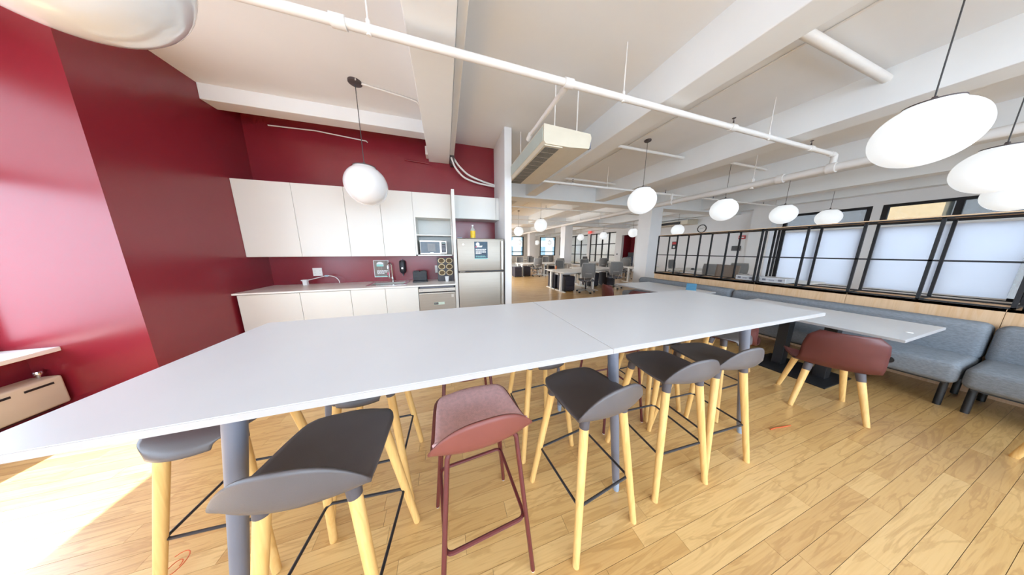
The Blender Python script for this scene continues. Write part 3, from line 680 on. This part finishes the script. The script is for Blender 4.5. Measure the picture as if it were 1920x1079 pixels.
# toaster like organiser
t = T('pod_drawer', 'black two column organiser standing on the worktop', 'organiser', (-.60, 4.22, .91))
B().box(0, 0, 0, .25, .22, .025, .004).o('base', M_blackp, t)
B().box(.004, .05, .02, .246, .2, .2, .012).o('body', M_blackp, t)
for i in range(2):
    for j in range(2):
        B().box(.03 + i * .115, .045, .045 + j * .075, .105 + i * .115, .052, .105 + j * .075).o('pocket', M_black, t)
B().box(.02, .046, .19, .115, .1, .215, .006).o('lid', M_blackp, t); B().box(.135, .046, .19, .232, .1, .215, .006).o('lid', M_blackp, t)
# cup dispenser rack with six rings
t = T('cup_rack', 'dark board holding six round cup tubes beside the fridge panel', 'cup rack', (-.155, 4.25, .91))
B().box(0, 0, 0, .296, .03, .45, .004).o('board', mat('rack_board', (72, 70, 74), .6), t)
M_brass = mat('pale_ring', (222, 206, 170), .35, metal=.4)
M_tubein = mat('tube_inside', (86, 68, 40), .7, var=.35, scale=30, stretch=(6, 1, .5))
for i in range(2):
    for j in range(3):
        cx, cz = .08 + i * .14, .165 + j * .115
        ring = B(); P = [(cx + .055 * math.cos(2 * PI * k / 24), -.004, cz + .045 * math.sin(2 * PI * k / 24)) for k in range(24)]
        ring.tube(P, .007, 8, True); r_ = ring.o('ring', M_brass, t, True)
        B().prism([(cx + .05 * math.cos(2 * PI * k / 20), cz + .04 * math.sin(2 * PI * k / 20)) for k in range(20)], -.002, .001, 1).o('tube', M_tubein, r_)
t = T('paper_cup', 'white paper cup in front of the cup rack', 'cup', (.01, 4.20, .91))
B().lathe([(0, 0), (.028, 0), (.04, .095), (.042, .097), (.038, .093), (.0, .008)], (0, 0, 0), 20).o('cup', M_white, t, True)
# outlets, charger and its cable
def outlet(lab, loc, W, H, n):
    t = T('wall_outlet', lab, 'outlet', loc)
    B().box(0, -.008, 0, W, 0, H, .003).o('plate', M_counter, t)
    for i in range(n):
        for z in (.3, .62): B().box(W * (i + .5) / n - .011, -.0095, H * z - .01, W * (i + .5) / n + .011, -.008, H * z + .012).o('socket', M_cab, t)
outlet('white double outlet plate on the red wall over the worktop', (-2.262, 4.62, 1.048), .137, .142, 2)
outlet('narrow white outlet plate beside the cup rack', (-.215, 4.62, 1.045), .05, .15, 1)
t = T('charger_stand', 'small white charger standing on the worktop', 'charger', (-2.31, 4.46, .91))
B().box(-.03, -.03, 0, .03, .03, .085, .006).o('body', M_white, t); B().box(-.045, -.035, .075, .04, .035, .095, .005).o('head', M_white, t)
P = []
pts = [(.03, 0, .085), (.16, .02, .115), (.3, .03, .155), (.42, .03, .13), (.47, .03, .06), (.475, .03, .006)]
for i in range(len(pts) - 1):
    for s_ in range(4): P.append(Vector(pts[i]).lerp(Vector(pts[i + 1]), s_ / 4))
P.append(Vector(pts[-1]))
for _ in range(3): P = [P[0]] + [(P[i - 1] + P[i] * 2 + P[i + 1]) / 4 for i in range(1, len(P) - 1)] + [P[-1]]
B().tube(P, .006, 8).o('cable', M_white, t, True)
B().box(.27, .015, .135, .32, .045, .16, .004).o('cable_plug', mat('plug_blue', (170, 200, 214), .5), t)
# radiator under the window
t = T('radiator', 'cream convector radiator under the window sill', 'radiator', (-3.40, 2.91, 0))
B().box(-.18, -4.6, .115, .0, 0, .385, .02, 3).o('casing', M_cream, t, True)
for y0, y1 in ((-.20, -.06), (-.52, -.26), (-.9, -.6), (-1.4, -1.0), (-2.1, -1.6)): B().box(-.004, y0, .325, .004, y1, .343).o('slot', M_black, t)
for yy in (-.5, -2.4, -4.2): B().box(-.14, yy, 0, -.04, yy + .03, .12).o('bracket', M_cream, t)
B().box(-.16, -4.55, .095, -.03, -.05, .12).o('core', mat('radiator_core', (70, 20, 22), .8), t)
B().cyl((-.1, -.03, .385), (-.1, -.03, .41), .012, seg=10).o('valve', M_chrome, t, True)
B().lathe([(0, -.018), (.02, -.016), (.024, 0), (.02, .016), (0, .018)], (-.1, -.03, .425), 14).o('valve_knob', M_chrome, t, True)
# ================================================================ BAR TABLE
TZ = 1.05
t = T('bar_table', 'long white bar height table with two butted tops and grey legs', 'table', (0, 0, 0))
for x0, x1 in ((-1.09, .7185), (.7215, 2.635)):
    top = B().box(x0, .722, TZ - .024, x1, 1.668, TZ, .0025, 1).o('tabletop', M_table, t)
    B().box(x0 - .0008, .7212, TZ - .0235, x1 + .0008, 1.6688, TZ - .0015).o('edge_band', M_tedge, top)
def splay_leg(tp, bt):
    tp = Vector(tp); bt = Vector(bt); mid = tp.lerp(bt, .93)
    b = B(); b.cyl(mid, tp, .021, .031, seg=20); l = b.o('leg', M_tleg, t, True)
    B().cyl(bt, mid, .017, .021, seg=16).o('foot', mat('foot_cap', (150, 165, 185), .5), l, True)
for (a, c) in (((-.71, .895), (-.83, .85)), ((.885, .905), (.96, .843)), ((2.10, .905), (2.272, .875))):
    splay_leg((a[0], a[1], TZ - .024), (c[0], c[1], 0)); splay_leg((a[0], 2.39 - a[1], TZ - .024), (c[0], 2.39 - c[1], 0))
fr = B(); fr.box(-.8, .93, TZ - .075, 2.2, .96, TZ - .025); fr.box(-.8, 1.43, TZ - .075, 2.2, 1.46, TZ - .025)
fr.o('under_frame', M_tleg, t)
# ================================================================ STOOLS
def seat_fn(wb=.205, wf=.175, d=.20, lip=.155, zs=.748):
    prof = [(1.05, -.045), (1.035, -.026), (1.0, -.012), (.94, -.004), (.86, .0), (.72, .0), (.5, -.006), (.25, -.010), (-.2, -.012), (-.6, -.008), (-.80, .0), (-.90, .012), (-.94, .03), (-.955, .055), (-.955, .08), (-.95, .10)]
    def f(u, v):
        a = 2 * u - 1
        s = (1 - v) * (len(prof) - 1); i = min(int(s), len(prof) - 2); q = s - i
        y = prof[i][0] * (1 - q) + prof[i + 1][0] * q; h = prof[i][1] * (1 - q) + prof[i + 1][1] * q
        fade = 1 - .93 * abs(a) ** 2.4
        z = zs
        if y < -.7:
            h = (h + .004) * lip / .10 * fade - .004; y = -.7 + (y + .7) * (.55 + .45 * fade)
        t = (y + 1) / 2
        wdt = wb + (wf - wb) * t
        if y > .40: wdt *= 1 - .44 * ((y - .40) / .65) ** 3.0
        if y < -.75: wdt *= 1 + .05 * (-.75 - y) / .25
        bow = -.030 * (1 - a * a) * max(0, -y) ** 2 + .02 * (1 - a * a) * max(0, y) ** 3
        z += h + .020 * a * a * (1 if y < .2 else max(0, 1 - (y - .2) / .8))
        return (a * wdt, y * d + bow, z)
    return f
def make_stool(label):
    t = T('bar_stool', label, 'stool', group='charcoal stools around the bar table')
    B().shell(seat_fn(), 22, 30, .009).o('seat', M_seat, t, 'all')
    for sx in (-1, 1):
        for sy in (-1, 1):
            tp = Vector((sx * .125, sy * .125, .735)); bt = Vector((sx * .205, sy * .21, 0)); jn = tp.lerp(bt, .085)
            lg = B().cyl(bt, jn, .0165, .0215, seg=16).o('leg', M_wleg, t, True)
            B().cyl(jn, tp, .0225, .026, seg=16).o('socket', M_sock, lg, True)
    h = .172; P = []
    for cx, cy, a in ((h - .02, h - .02, 0), (-h + .02, h - .02, PI / 2), (-h + .02, -h + .02, PI), (h - .02, -h + .02, 1.5 * PI)):
        for k in range(4): P.append((cx + .02 * math.cos(a + k * PI / 6), cy + .02 * math.sin(a + k * PI / 6), .28))
    B().tube(P, .0065, 8, True).o('footrest', M_rod, t, True)
    return t
def make_red_stool(label):
    t = T('bar_stool', label, 'stool', group='maroon metal stools around the bar table')
    B().shell(seat_fn(.205, .18, .19, .14, .744), 22, 22, .009).o('seat', M_shell_red, t, 'all')
    f0 = seat_fn(.186, .165, .165, .05, .764)
    B().shell(lambda u, v: f0(u, v), 18, 18, .014).o('cushion', M_pink, t, 'all')
    for sx in (-1, 1):
        for sy in (-1, 1):
            tp = (sx * .12, sy * .125, .738); kn = (sx * .145, sy * .145, .70); bt = (sx * .205, sy * .215, .006)
            lg = B().tube([tp, kn, bt], .0105, 10).o('leg', M_mred, t, True)
            B().cyl((bt[0], bt[1], 0), (bt[0], bt[1], .012), .009, seg=8).o('glide', M_white, lg)
    h = .175; hy = .183; P = []
    for cx, cy, a in ((h - .03, hy - .03, 0), (-h + .03, hy - .03, PI / 2), (-h + .03, -hy + .03, PI), (h - .03, -hy + .03, 1.5 * PI)):
        for k in range(5): P.append((cx + .03 * math.cos(a + k * PI / 8), cy + .03 * math.sin(a + k * PI / 8), .29))
    B().tube(P, .0085, 8, True).o('footrest', M_mred, t, True)
    B().box(-.12, -.125, .715, .12, .125, .735).o('seat_plate', M_mred, t)
    return t
D = math.radians
s0 = make_stool('charcoal stool nearest the viewer with its low back toward us'); s0.location = (-.455, .865, 0); s0.rotation_euler = (0, 0, D(-6))
for (x, y, a, lab) in ((.70, .868, 7, 'charcoal stool between the pink cushioned stool and the table seam'), (1.35, .92, -3, 'charcoal stool just beyond the table seam, on the viewer side'),
                       (1.80, .925, -3, 'charcoal stool nearest the maroon chair, on the viewer side'),
                       (-1.03, 1.27, 176, 'charcoal stool at the window end of the bar table, mostly hidden'), (-.47, 1.385, 178, 'charcoal stool across the table behind the nearest stool'),
                       (.655, 1.40, 182, 'charcoal stool on the kitchen side near the table seam'), (1.83, 1.41, 180, 'charcoal stool on the kitchen side between the last two pairs of legs'),
                       (2.42, 1.22, 180, 'charcoal stool at the far end of the table on the kitchen side')):
    dup(s0, (x, y, 0), D(a), lab)
r0 = make_red_stool('maroon metal stool with pink cushion on the viewer side'); r0.location = (.10, .885, 0); r0.rotation_euler = (0, 0, D(4))
for (x, y, a, lab) in ((.10, 1.43, 180, 'maroon metal stool across the table from the pink cushioned one'), (1.38, 1.42, 180, 'maroon metal stool on the kitchen side just past the table seam')):
    dup(r0, (x, y, 0), D(a), lab)
M_scrap = mat('orange_scrap', (206, 92, 40), .6)
tag(B().tube([(2.55, .812, .004), (2.62, .808, .005), (2.7, .794, .005), (2.78, .785, .004)], .004, 6).o('orange_thread', M_scrap, smooth=True), 'thin orange thread lying on the floor before the maroon chair', 'thread')
P = [(-1.31 + .012 * math.cos(a) * (1 + .25 * a), 1.205 + .02 * math.sin(a) * (1 + .2 * a), .004 + .002 * a) for a in [.35 * k for k in range(26)]]
tag(B().tube(P, .002, 6).o('orange_thread', M_scrap, smooth=True), 'curled orange thread on the floor by the window end stool', 'thread')
# ================================================================ LOW TABLES
def low_table(y0, y1, label):
    t = T('dining_table', label, 'table', (3.72, y0, 0), group='white low tables along the sofa')
    W, L = 1.02, y1 - y0
    tp = B().box(0, 0, .715, W, L, .74, .002, 1).o('tabletop', M_table, t)
    B().box(-.0008, -.0008, .7155, W + .0008, L + .0008, .7385).o('edge_band', M_tedge, tp)
    B().box(.16, L / 2 - .33, 0, .78, L / 2 + .33, .012, .003, 1).o('base_plate', M_black, t)
    for yy in (L / 2 - .24, L / 2 + .10): B().box(.44, yy, .012, .56, yy + .09, .70, .004).o('post', M_black, t)
    B().box(.1, L / 2 - .3, .695, .9, L / 2 + .3, .715).o('mount', M_black, t)
    return t
low_table(.60, 1.945, 'white low table beside the maroon chair')
low_table(2.50, 3.86, 'white low table farther along the sofa, behind the bar table')
t = T('table_sign', 'small blue sign holder on the farther low table', 'sign', (4.49, 2.76, .74), D(-50))
B().box(-.075, -.03, 0, .075, .03, .006).o('base', mat('clear_acrylic', (150, 180, 190), .1), t); B().box(-.075, -.004, .006, .075, .004, .13).o('card', mat('sign_blue', (52, 110, 138), .35, var=.12, scale=20), t)
tag(B().lathe([(0, 0), (.02, 0), (.017, .003), (0, .005)], (0, 0, 0), 16).o('round_sticker', M_white, smooth=True, loc=(4.12, .66, .74)), 'tiny white round sticker on the near end of the low table', 'sticker')
# ================================================================ SHELL CHAIRS
def chair_shell(u, v):
    a = 2 * u - 1
    # profile: front edge -> seat -> bend -> backrest (chair faces +y)
    prof = [(.225, .415), (.215, .44), (.17, .452), (.05, .443), (-.08, .438), (-.155, .45), (-.205, .50), (-.235, .58), (-.255, .66), (-.268, .745), (-.272, .80)]
    wid = [.18, .22, .24, .245, .235, .222, .216, .214, .210, .195, .14]
    s = v * (len(prof) - 1); i = min(int(s), len(prof) - 2); q = s - i
    y = prof[i][0] * (1 - q) + prof[i + 1][0] * q; z = prof[i][1] * (1 - q) + prof[i + 1][1] * q; w = wid[i] * (1 - q) + wid[i + 1] * q
    back = max(0, min(1, (v - .45) / .3))
    y += back * .075 * a * a; z += (1 - back) * .028 * abs(a) ** 3 * (1 - .6 * max(0, 1 - v * 4)) - back * .012 * a * a * (1 if v > .9 else 0)
    return (a * w, y, z)
def make_chair(label):
    t = T('shell_chair', label, 'chair', group='maroon shell chairs at the low tables')
    B().shell(chair_shell, 22, 34, .010).o('shell', M_brown, t, 'all')
    for sx in (-1, 1):
        for sy in (-1, 1):
            tp = Vector((sx * .135, .02 + sy * .14, .435)); bt = Vector((sx * .205, sy * .215, 0)); jn = tp.lerp(bt, .16)
            lg = B().cyl(bt, jn, .017, .0235, seg=16).o('leg', M_wleg, t, True)
            B().cyl(jn, tp, .0245, .028, seg=16).o('socket', M_sock, lg, True)
    return t
c0 = make_chair('maroon shell chair in full view beside the low table'); c0.location = (3.46, .865, 0); c0.rotation_euler = (0, 0, D(-59))
for (x, y, a, lab) in ((3.28, 1.52, -68, 'maroon shell chair half hidden under the end of the bar table'), (3.76, -.12, -75, 'shell chair of which one wooden leg reaches in at the picture edge'),
                       (3.42, 3.52, -100, 'maroon shell chair at the farther low table, next to the office'), (3.42, 2.85, -60, 'maroon shell chair at the farther low table, only its back top showing')):
    dup(c0, (x, y, 0), D(a), lab)
# ================================================================ SOFA BENCH
def sofa(y0, y1, label):
    t = T('sofa_bench', label, 'sofa', (4.47, y0, 0), group='blue grey sofa bench units')
    L = y1 - y0
    B().box(0, .006, .25, .74, L - .006, .455, .055, 4).o('seat', M_sofa, t, True)
    b = B().box(.54, .006, .40, .76, L - .006, .785, .06, 4); b.o('backrest', M_sofa, t, True)
    for yy in (.06, L - .06):
        for xx in (.1, .62): B().cyl((xx, yy, 0), (xx - .0, yy, .27), .02, .02, seg=14).o('leg', M_black, t, True)
    B().box(.06, .05, .235, .7, L - .05, .255).o('underframe', M_black, t)
    return t
so = sofa(.44, 2.42, 'blue grey sofa bench unit behind the low table with a power socket')
pw = B(); pw.prism(rect_poly(.30, .315, .60, .385, .034, 6), -.006, .004, 0, .002); po = pw.o('power_socket', M_blackp, so)
for q in (.39, .47): B().box(-.008, q - .018, .335, -.0055, q + .018, .365).o('socket_face', M_black, po)
sofa(2.42, 4.40, 'blue grey sofa bench unit farthest along, toward the office')
sofa(-1.54, .44, 'blue grey sofa bench unit at the picture edge')
# ================================================================ PARTITION
t = T('partition_base', 'oak veneered low wall behind the sofa bench', 'partition', (5.25, 0, 0))
ys = [-1.5, .44, 1.316, 2.235, 3.19, 4.14]
for a, c in zip(ys, ys[1:]):
    B().box(0, a + .0015, 0, .03, c - .0015, .93).o('panel', M_oak, t)
B().box(.03, -1.5, 0, .34, 4.14, .90).o('core', M_oak, t)
led = B().box(0, -1.5, .90, .40, 4.16, .932).o('ledge', M_oak, t)
def lattice(y0, y1, label, n, parts):
    t = T('lattice_frame', label, 'partition', (5.25, y0, .932), group='black open frames on the oak wall')
    L = y1 - y0; r = .0115; H = .93; Dp = .37
    for i in range(n + 1):
        yy = L * i / n; yy = min(max(yy, r), L - r)
        for xx in (0, Dp):
            B().box(xx - r, yy - r, 0, xx + r, yy + r, H).o('post', M_frame, t)
        B().box(r, yy - .008, 0, Dp - r, yy + .008, .014).o('cross_bar', M_frame, t)
        B().box(r, yy - .008, H - .014, Dp - r, yy + .008, H).o('cross_bar', M_frame, t)
    for xx in (0, Dp):
        for zz in (.008, H - .008): B().box(xx - r, 0, zz - .008, xx + r, L, zz + .008).o('rail', M_frame, t)
    B().box(-r, 0, .455 - .009, r, L, .455 + .009).o('rail', M_frame, t)
    B().box(-r + .004, .012, H, Dp + r, L - .012, H + .012).o('top_board', M_oak, t)
    return t
lattice(2.248, 4.14, 'black open frame on the oak wall nearest the white column', 4, 0)
lattice(.408, 2.225, 'black open frame on the oak wall before the white shades', 4, 0)
lattice(-1.42, .385, 'black open frame on the oak wall at the picture edge', 4, 0)
def case(y0, y1, x, label):
    t = T('flat_case', label, 'case', (x, y0, .955), group='flat silver cases on the ledge')
    L = y1 - y0
    B().box(0, 0, 0, .26, L, .085, .006).o('body', mat('case_silver', (206, 206, 208), .4, metal=.3), t)
    B().box(-.002, 0, .048, .0, L, .052).o('seam', M_tleg, t)
    for q in (.2, .8): B().box(-.008, L * q - .02, .03, 0, L * q + .02, .062).o('latch', M_tleg, t)
    B().tube([(-.004, L * .42, .04), (-.02, L * .42, .04), (-.02, L * .58, .04), (-.004, L * .58, .04)], .005, 6).o('handle', M_tleg, t)
case(2.262, 2.53, 5.30, 'flat silver case on the ledge left of the doubled frame post')
case(1.90, 2.21, 5.30, 'flat silver case on the ledge right of the doubled frame post')
# ================================================================ OFFICE
def make_office_chair(label):
    t = T('office_chair', label, 'chair', group='grey mesh office chairs')
    b = B()
    base = None
    for k in range(5):
        a = 2 * PI * k / 5; c, s = math.cos(a), math.sin(a)
        lg = B().tube([(0, 0, .10), (.16 * c, .16 * s, .09), (.31 * c, .31 * s, .065)], .018, 8).o('base_arm', M_cgrey, t, True)
        w_ = B(); n_ = Vector((-s, c, 0))
        for q in (-.016, .016):
            p = Vector((.31 * c, .31 * s, .03)) + n_ * q; w_.cyl(p - n_ * .009, p + n_ * .009, .03, seg=12)
        w_.o('caster', M_black, lg)
    B().cyl((0, 0, .08), (0, 0, .40), .024, seg=12).o('column', M_black, t, True)
    B().box(-.1, -.12, .38, .1, .12, .42, .01).o('mechanism', M_black, t)
    B().box(-.24, -.22, .42, .24, .24, .485, .03, 3).o('seat', M_cseat, t, True)
    def bk(u, v):
        a = 2 * u - 1; w = .19 + .04 * math.sin(v * PI * .9); return (a * w, -.235 - .06 * v - .05 * math.sin(v * PI) * (1 - a * a) + .03 * a * a, .56 + .50 * v)
    B().shell(bk, 8, 10, .012).o('back_mesh', M_mesh, t, 'all')
    P = [bk(0, j / 8) for j in range(9)] + [bk(i / 6, 1) for i in range(1, 6)] + [bk(1, 1 - j / 8) for j in range(9)] + [bk(1 - i / 6, 0) for i in range(1, 6)]
    B().tube(P, .014, 8, True).o('back_frame', M_cgrey, t, True)
    B().tube([bk(0.02, .3), (0, -.33, bk(.5, .3)[2]), bk(.98, .3)], .012, 8).o('lumbar_bar', M_cgrey, t, True)
    B().tube([(-.14, -.28, .6), (-.1, -.22, .46), (0, -.1, .4), (.1, -.22, .46), (.14, -.28, .6)], .016, 8).o('back_support', M_cgrey, t, True)
    for sx in (-1, 1):
        ar = B().tube([(sx * .2, 0, .43), (sx * .28, -.02, .46), (sx * .28, -.02, .66)], .015, 8).o('armrest_post', M_cgrey, t, True)
        B().box(sx * .28 - .04, -.13, .66, sx * .28 + .04, .12, .685, .01).o('armrest_pad', M_blackp, ar)
    return t
def make_desk(label):
    """desk 1.6 x .72, long side along x, origin at its left front corner"""
    t = T('office_desk', label, 'desk', group='white office desks')
    B().box(0, 0, .705, 1.58, .70, .73, .002, 1).o('desktop', M_deskw, t)
    for x in (.06, 1.46):
        B().box(x, .04, 0, x + .07, .68, .022).o('foot', M_deskw, t)
        B().box(x + .005, .30, .02, x + .065, .39, .69).o('leg', M_deskw, t)
        B().box(x, .08, .675, x + .07, .62, .705).o('bracket', M_deskw, t)
    B().box(.1, .33, .62, 1.5, .37, .68).o('crossbar', M_deskw, t)
    return t
d0 = make_desk('white desk nearest the fridge wall, front of the first pair'); d0.location = (3.92, 6.42, 0)
DESKS = [((3.92, 7.17), 'white desk at the back of the first pair, orange bottle on it'), ((5.52, 7.1), 'white desk before the white column, front side'), ((5.52, 7.85), 'white desk before the white column, back side'),
         ((4.15, 11.2), 'white desk of the second row nearest the fridge wall, front side'), ((4.15, 11.95), 'white desk of the second row nearest the fridge wall, back side'),
         ((5.8, 11.2), 'white desk of the second row left of the middle column, front side'), ((5.8, 11.95), 'white desk of the second row left of the middle column, back side'),
         ((8.6, 11.0), 'white desk between the middle column and the glass rooms, front side'), ((8.6, 11.75), 'white desk between the middle column and the glass rooms, back side'),
         ((10.2, 11.0), 'white desk right before the glass rooms, front side'), ((10.2, 11.75), 'white desk right before the glass rooms, back side'),
         ((5.9, 16.2), 'white desk of the third row seen past the fridge wall'), ((7.5, 16.2), 'white desk of the third row below the far windows'), ((5.9, 16.95), 'white desk at the back of the third row'), ((7.0, 20.6), 'white desk of the last row by the far windows'), ((8.7, 20.6), 'white desk of the last row between the far columns'),
         ((8.2, 7.5), 'white desk behind the white column'), ((8.9, 5.2), 'white desk seen through the frame nearest the column'), ((8.9, 5.95), 'white desk at the wall side seen through the frame'), ((7.3, 2.55), 'white desk behind the flat cases'), ((7.3, 3.3), 'white desk before the taupe chair')]
for (x, y), lab in DESKS: dup(d0, (x, y, 0), 0, lab)
k0 = make_office_chair('grey mesh office chair turned aside at the first desk'); k0.location = (4.78, 6.33, 0); k0.rotation_euler = (0, 0, D(-22))
CH = [((6.38, 6.72, -30), 'grey mesh office chair beside the dark pedestal near the column'), ((4.9, 8.15, 185), 'grey mesh office chair facing us across the first desk'), ((6.7, 8.9, 170), 'grey mesh office chair across the desk before the column'),
      ((5.1, 11.3, -15), 'grey mesh office chair at the second row nearest the fridge wall'), ((6.35, 10.9, -25), 'grey mesh office chair at the second row just left of the middle column'),
      ((4.7, 13.0, 175), 'grey mesh office chair at the back of the second row nearest the fridge wall'), ((5.6, 13.1, 185), 'grey mesh office chair at the back of the second row, middle'), ((6.6, 13.0, 180), 'grey mesh office chair at the back of the second row by the column'),
      ((6.4, 15.9, 0), 'distant grey office chair at the third row below the far window'), ((7.3, 15.9, 10), 'distant grey office chair at the third row between the columns'), ((8.3, 15.9, -8), 'distant grey office chair at the third row beside the middle column'),
      ((8.7, 10.2, -20), 'grey mesh office chair right of the middle column'), ((9.6, 12.7, 185), 'grey mesh office chair facing us before the glass rooms'), ((10.9, 10.6, -35), 'grey mesh office chair turned before the glass rooms'), ((9.1, 8.8, -60), 'grey mesh office chair behind the white column'),
      ((8.45, 4.6, -75), 'grey mesh office chair seen through the first frame bay'), ((9.9, 4.75, -50), 'grey mesh office chair seen through the third frame bay'), ((10.2, 7.0, 180), 'grey office chair against the far wall seen through the frame')]
for (x, y, a), lab in CH: dup(k0, (x, y, 0), D(a), lab)
# pedestals
def pedestal(loc, label, w=.40, d=.58, h=.56, m=None):
    t = T('pedestal', label, 'pedestal', (loc[0], loc[1], 0), group='dark drawer pedestals')
    B().box(0, 0, .03, w, d, h, .008).o('body', m or M_dark, t)
    for q in range(3): B().box(.012, -.008, .04 + q * (h - .05) / 3, w - .012, 0, .04 + (q + 1) * (h - .05) / 3 - .008).o('drawer', m or M_dark, t)
    for px in (.04, w - .04): B().box(px - .02, .04, 0, px + .02, d - .04, .03).o('runner', M_black, t)
pedestal((4.12, 6.62), 'dark pedestal under the front of the first desk'); pedestal((4.08, 7.32), 'dark pedestal under the back of the first desk')
pedestal((6.5, 7.22), 'dark pedestal next to the white column foot', .42, .5); pedestal((5.75, 7.3), 'dark pedestal under the second desk leg')
pedestal((4.35, 11.5), 'dark pedestal at the second row nearest the fridge wall', .42); pedestal((3.7, 11.2), 'dark pedestal peeking out past the fridge wall', .42); pedestal((6.0, 11.5), 'dark pedestal at the second row by the desk legs')
t = T('paper_box', 'small white box on the pedestal under the first desk', 'box', (4.14, 7.19, .56)); B().box(0, 0, 0, .22, .3, .08, .004).o('body', M_white, t); B().box(-.003, -.003, .08, .223, .303, .095, .003).o('lid', M_white, t)
# desk clutter
t = T('drink_bottle', 'small orange bottle on the corner of the first desks', 'bottle', (4.35, 7.75, .73))
B().lathe([(0, 0), (.032, 0), (.034, .01), (.034, .12), (.015, .15), (0, .15)], (0, 0, 0), 16).o('body', mat('bottle_orange', (190, 98, 34), .3), t, True); B().cyl((0, 0, .148), (0, 0, .175), .016, seg=10).o('cap', M_black, t)
def power_puck(x, y, lab):
    t = T('desk_power_unit', lab, 'power unit', (x, y, .73), group='black desk power units')
    B().box(-.07, -.04, 0, .07, .04, .018, .006).o('base', M_black, t)
    B().lathe([(0, .016), (.05, .018), (.058, .045), (.03, .055), (0, .05)], (0, 0, 0), 16).o('head', M_black, t, True)
power_puck(5.33, 7.14, 'black power unit on the first desks'); power_puck(9.55, 5.92, 'black power unit on the desk seen through the frame')
t = T('lounge_chair', 'taupe high backed chair seen through the black frame', 'chair', (7.05, 3.6, 0), D(82))
def lc(u, v):
    a = 2 * u - 1; return (a * (.235 + .03 * v), -.0 - .1 * v + .03 * a * a, .44 + .68 * v)
B().shell(lc, 10, 10, .03).o('backrest', mat('taupe_fabric', (128, 116, 106), .9, var=.06, scale=50), t, 'all')
B().box(-.25, 0, .36, .25, .5, .46, .04, 3).o('seat', mat('taupe_fabric', (128, 116, 106)), t, True)
for sx in (-.2, .2):
    for sy in (.06, .44): B().cyl((sx, sy, 0), (sx, sy, .37), .014, seg=10).o('leg', M_black, t)
tag(B().box(0, 0, 0, .3, .22, .05, .01).o('desk_box', M_white, loc=(7.6, 4.15, .73)) if False else B().box(0, 0, 0, .2, .3, .05, .01).o('paper_tray', M_white, loc=(7.75, 3.6, .73)), 'low white tray on the desk beside the taupe chair', 'tray')
# far wall fittings
t = T('wall_clock', 'round black rimmed clock on the far white wall', 'clock', (XR, 7.78, 2.61))
R = .19
ring = [(-.02, R * math.cos(2 * PI * i / 40), R * math.sin(2 * PI * i / 40)) for i in range(40)]
B().tube(ring, .02, 8, True).o('rim', M_black, t, True)
B().prism([(R * math.cos(2 * PI * i / 40), R * math.sin(2 * PI * i / 40)) for i in range(40)], -.018, -.004, 0).o('dial', M_white, t)
for i in range(12):
    a = 2 * PI * i / 12; B().tube([(-.02, .15 * math.cos(a), .15 * math.sin(a)), (-.02, .168 * math.cos(a), .168 * math.sin(a))], .004, 4).o('tick', M_black, t)
for a, l in ((D(155), .13), (D(0), .085)): B().tube([(-.022, 0, 0), (-.022, l * math.cos(a), l * math.sin(a))], .005, 4).o('hand', M_black, t)
def wall_box(nm, lab, cat, y, z, w, h, m, m2=None):
    t = T(nm, lab, cat, (XR, y, z)); B().box(-.06, 0, 0, 0, w, h, .004).o('body', m, t)
    if m2: B().box(-.066, .02, h * .62, -.06, w - .02, h * .92).o('panel', m2, t); B().box(-.066, w * .3, h * .15, -.06, w * .7, h * .4).o('emblem', M_white, t)
M_sred = mat('alarm_red', (190, 36, 40), .4)
wall_box('alarm_panel', 'dark panel with red strip on the far white wall', 'alarm', 8.92, 1.58, .26, .42, M_blackp, M_sred)
wall_box('wall_tablet', 'small black tablet mounted on the far white wall', 'tablet', 6.12, 1.48, .3, .22, M_blackp)
t = T('fire_strobe', 'red fire strobe on the far white wall', 'alarm', (XR, 6.02, 2.0)); B().box(-.05, 0, 0, 0, .22, .16, .006).o('body', M_sred, t); B().box(-.06, .03, .05, -.05, .19, .1).o('lens', M_white, t)
wall_box('thermostat', 'tiny thermostat on the wall beside the red recess', 'thermostat', 13.3, 1.16, .08, .1, M_tleg)
t = T('exit_sign', 'red exit sign hanging before the glass rooms', 'sign', (XR - .25, 16.3, 3.0))
B().box(-.02, 0, 0, .02, .42, .2, .004).o('panel', mat('exit_red', (220, 50, 44), .4, emit=.8, ecol=(235, 60, 50)), t)
B().cyl((0, .21, .2), (0, .21, .55), .008, seg=6).o('hanger', M_pipe, t)
text('lettering', 'EXIT', .16, (-.0215, .40, .045), (PI / 2, 0, -PI / 2), mat('exit_letter', (255, 190, 180), .4, emit=1.0), t)
t = T('office_printer', 'dark printer cabinet inside the red recess', 'printer', (XR + .25, 11.95, 0))
B().box(0, 0, 0, .6, .72, 1.05, .02).o('cabinet', mat('printer_blue', (48, 56, 78), .5), t); B().box(.05, .06, 1.05, .55, .66, 1.35, .02).o('printer_body', M_blackp, t); B().box(-.01, .36, .05, 0, .37, 1.0).o('door_gap', M_black, t)
tag(B().box(0, 0, 0, .05, .09, .09, .004).o('column_outlet', M_tleg, loc=(7.45, 6.42, .28)), 'small outlet box at the foot of the white column', 'outlet')
t = T('storage_shelf', 'grey metal shelf unit at the right edge behind the frames', 'shelf', (11.9, -.6, 0))
for z in (.2, .6, 1.0, 1.4): B().box(0, 0, z, .5, 1.5, z + .03).o('shelf_board', M_tleg, t)
for yy in (0, 1.46): B().box(0, yy, 0, .5, yy + .04, 1.45).o('upright', M_tleg, t)
B().box(.48, 0, 0, .5, 1.5, 1.45).o('back_panel', M_tleg, t)
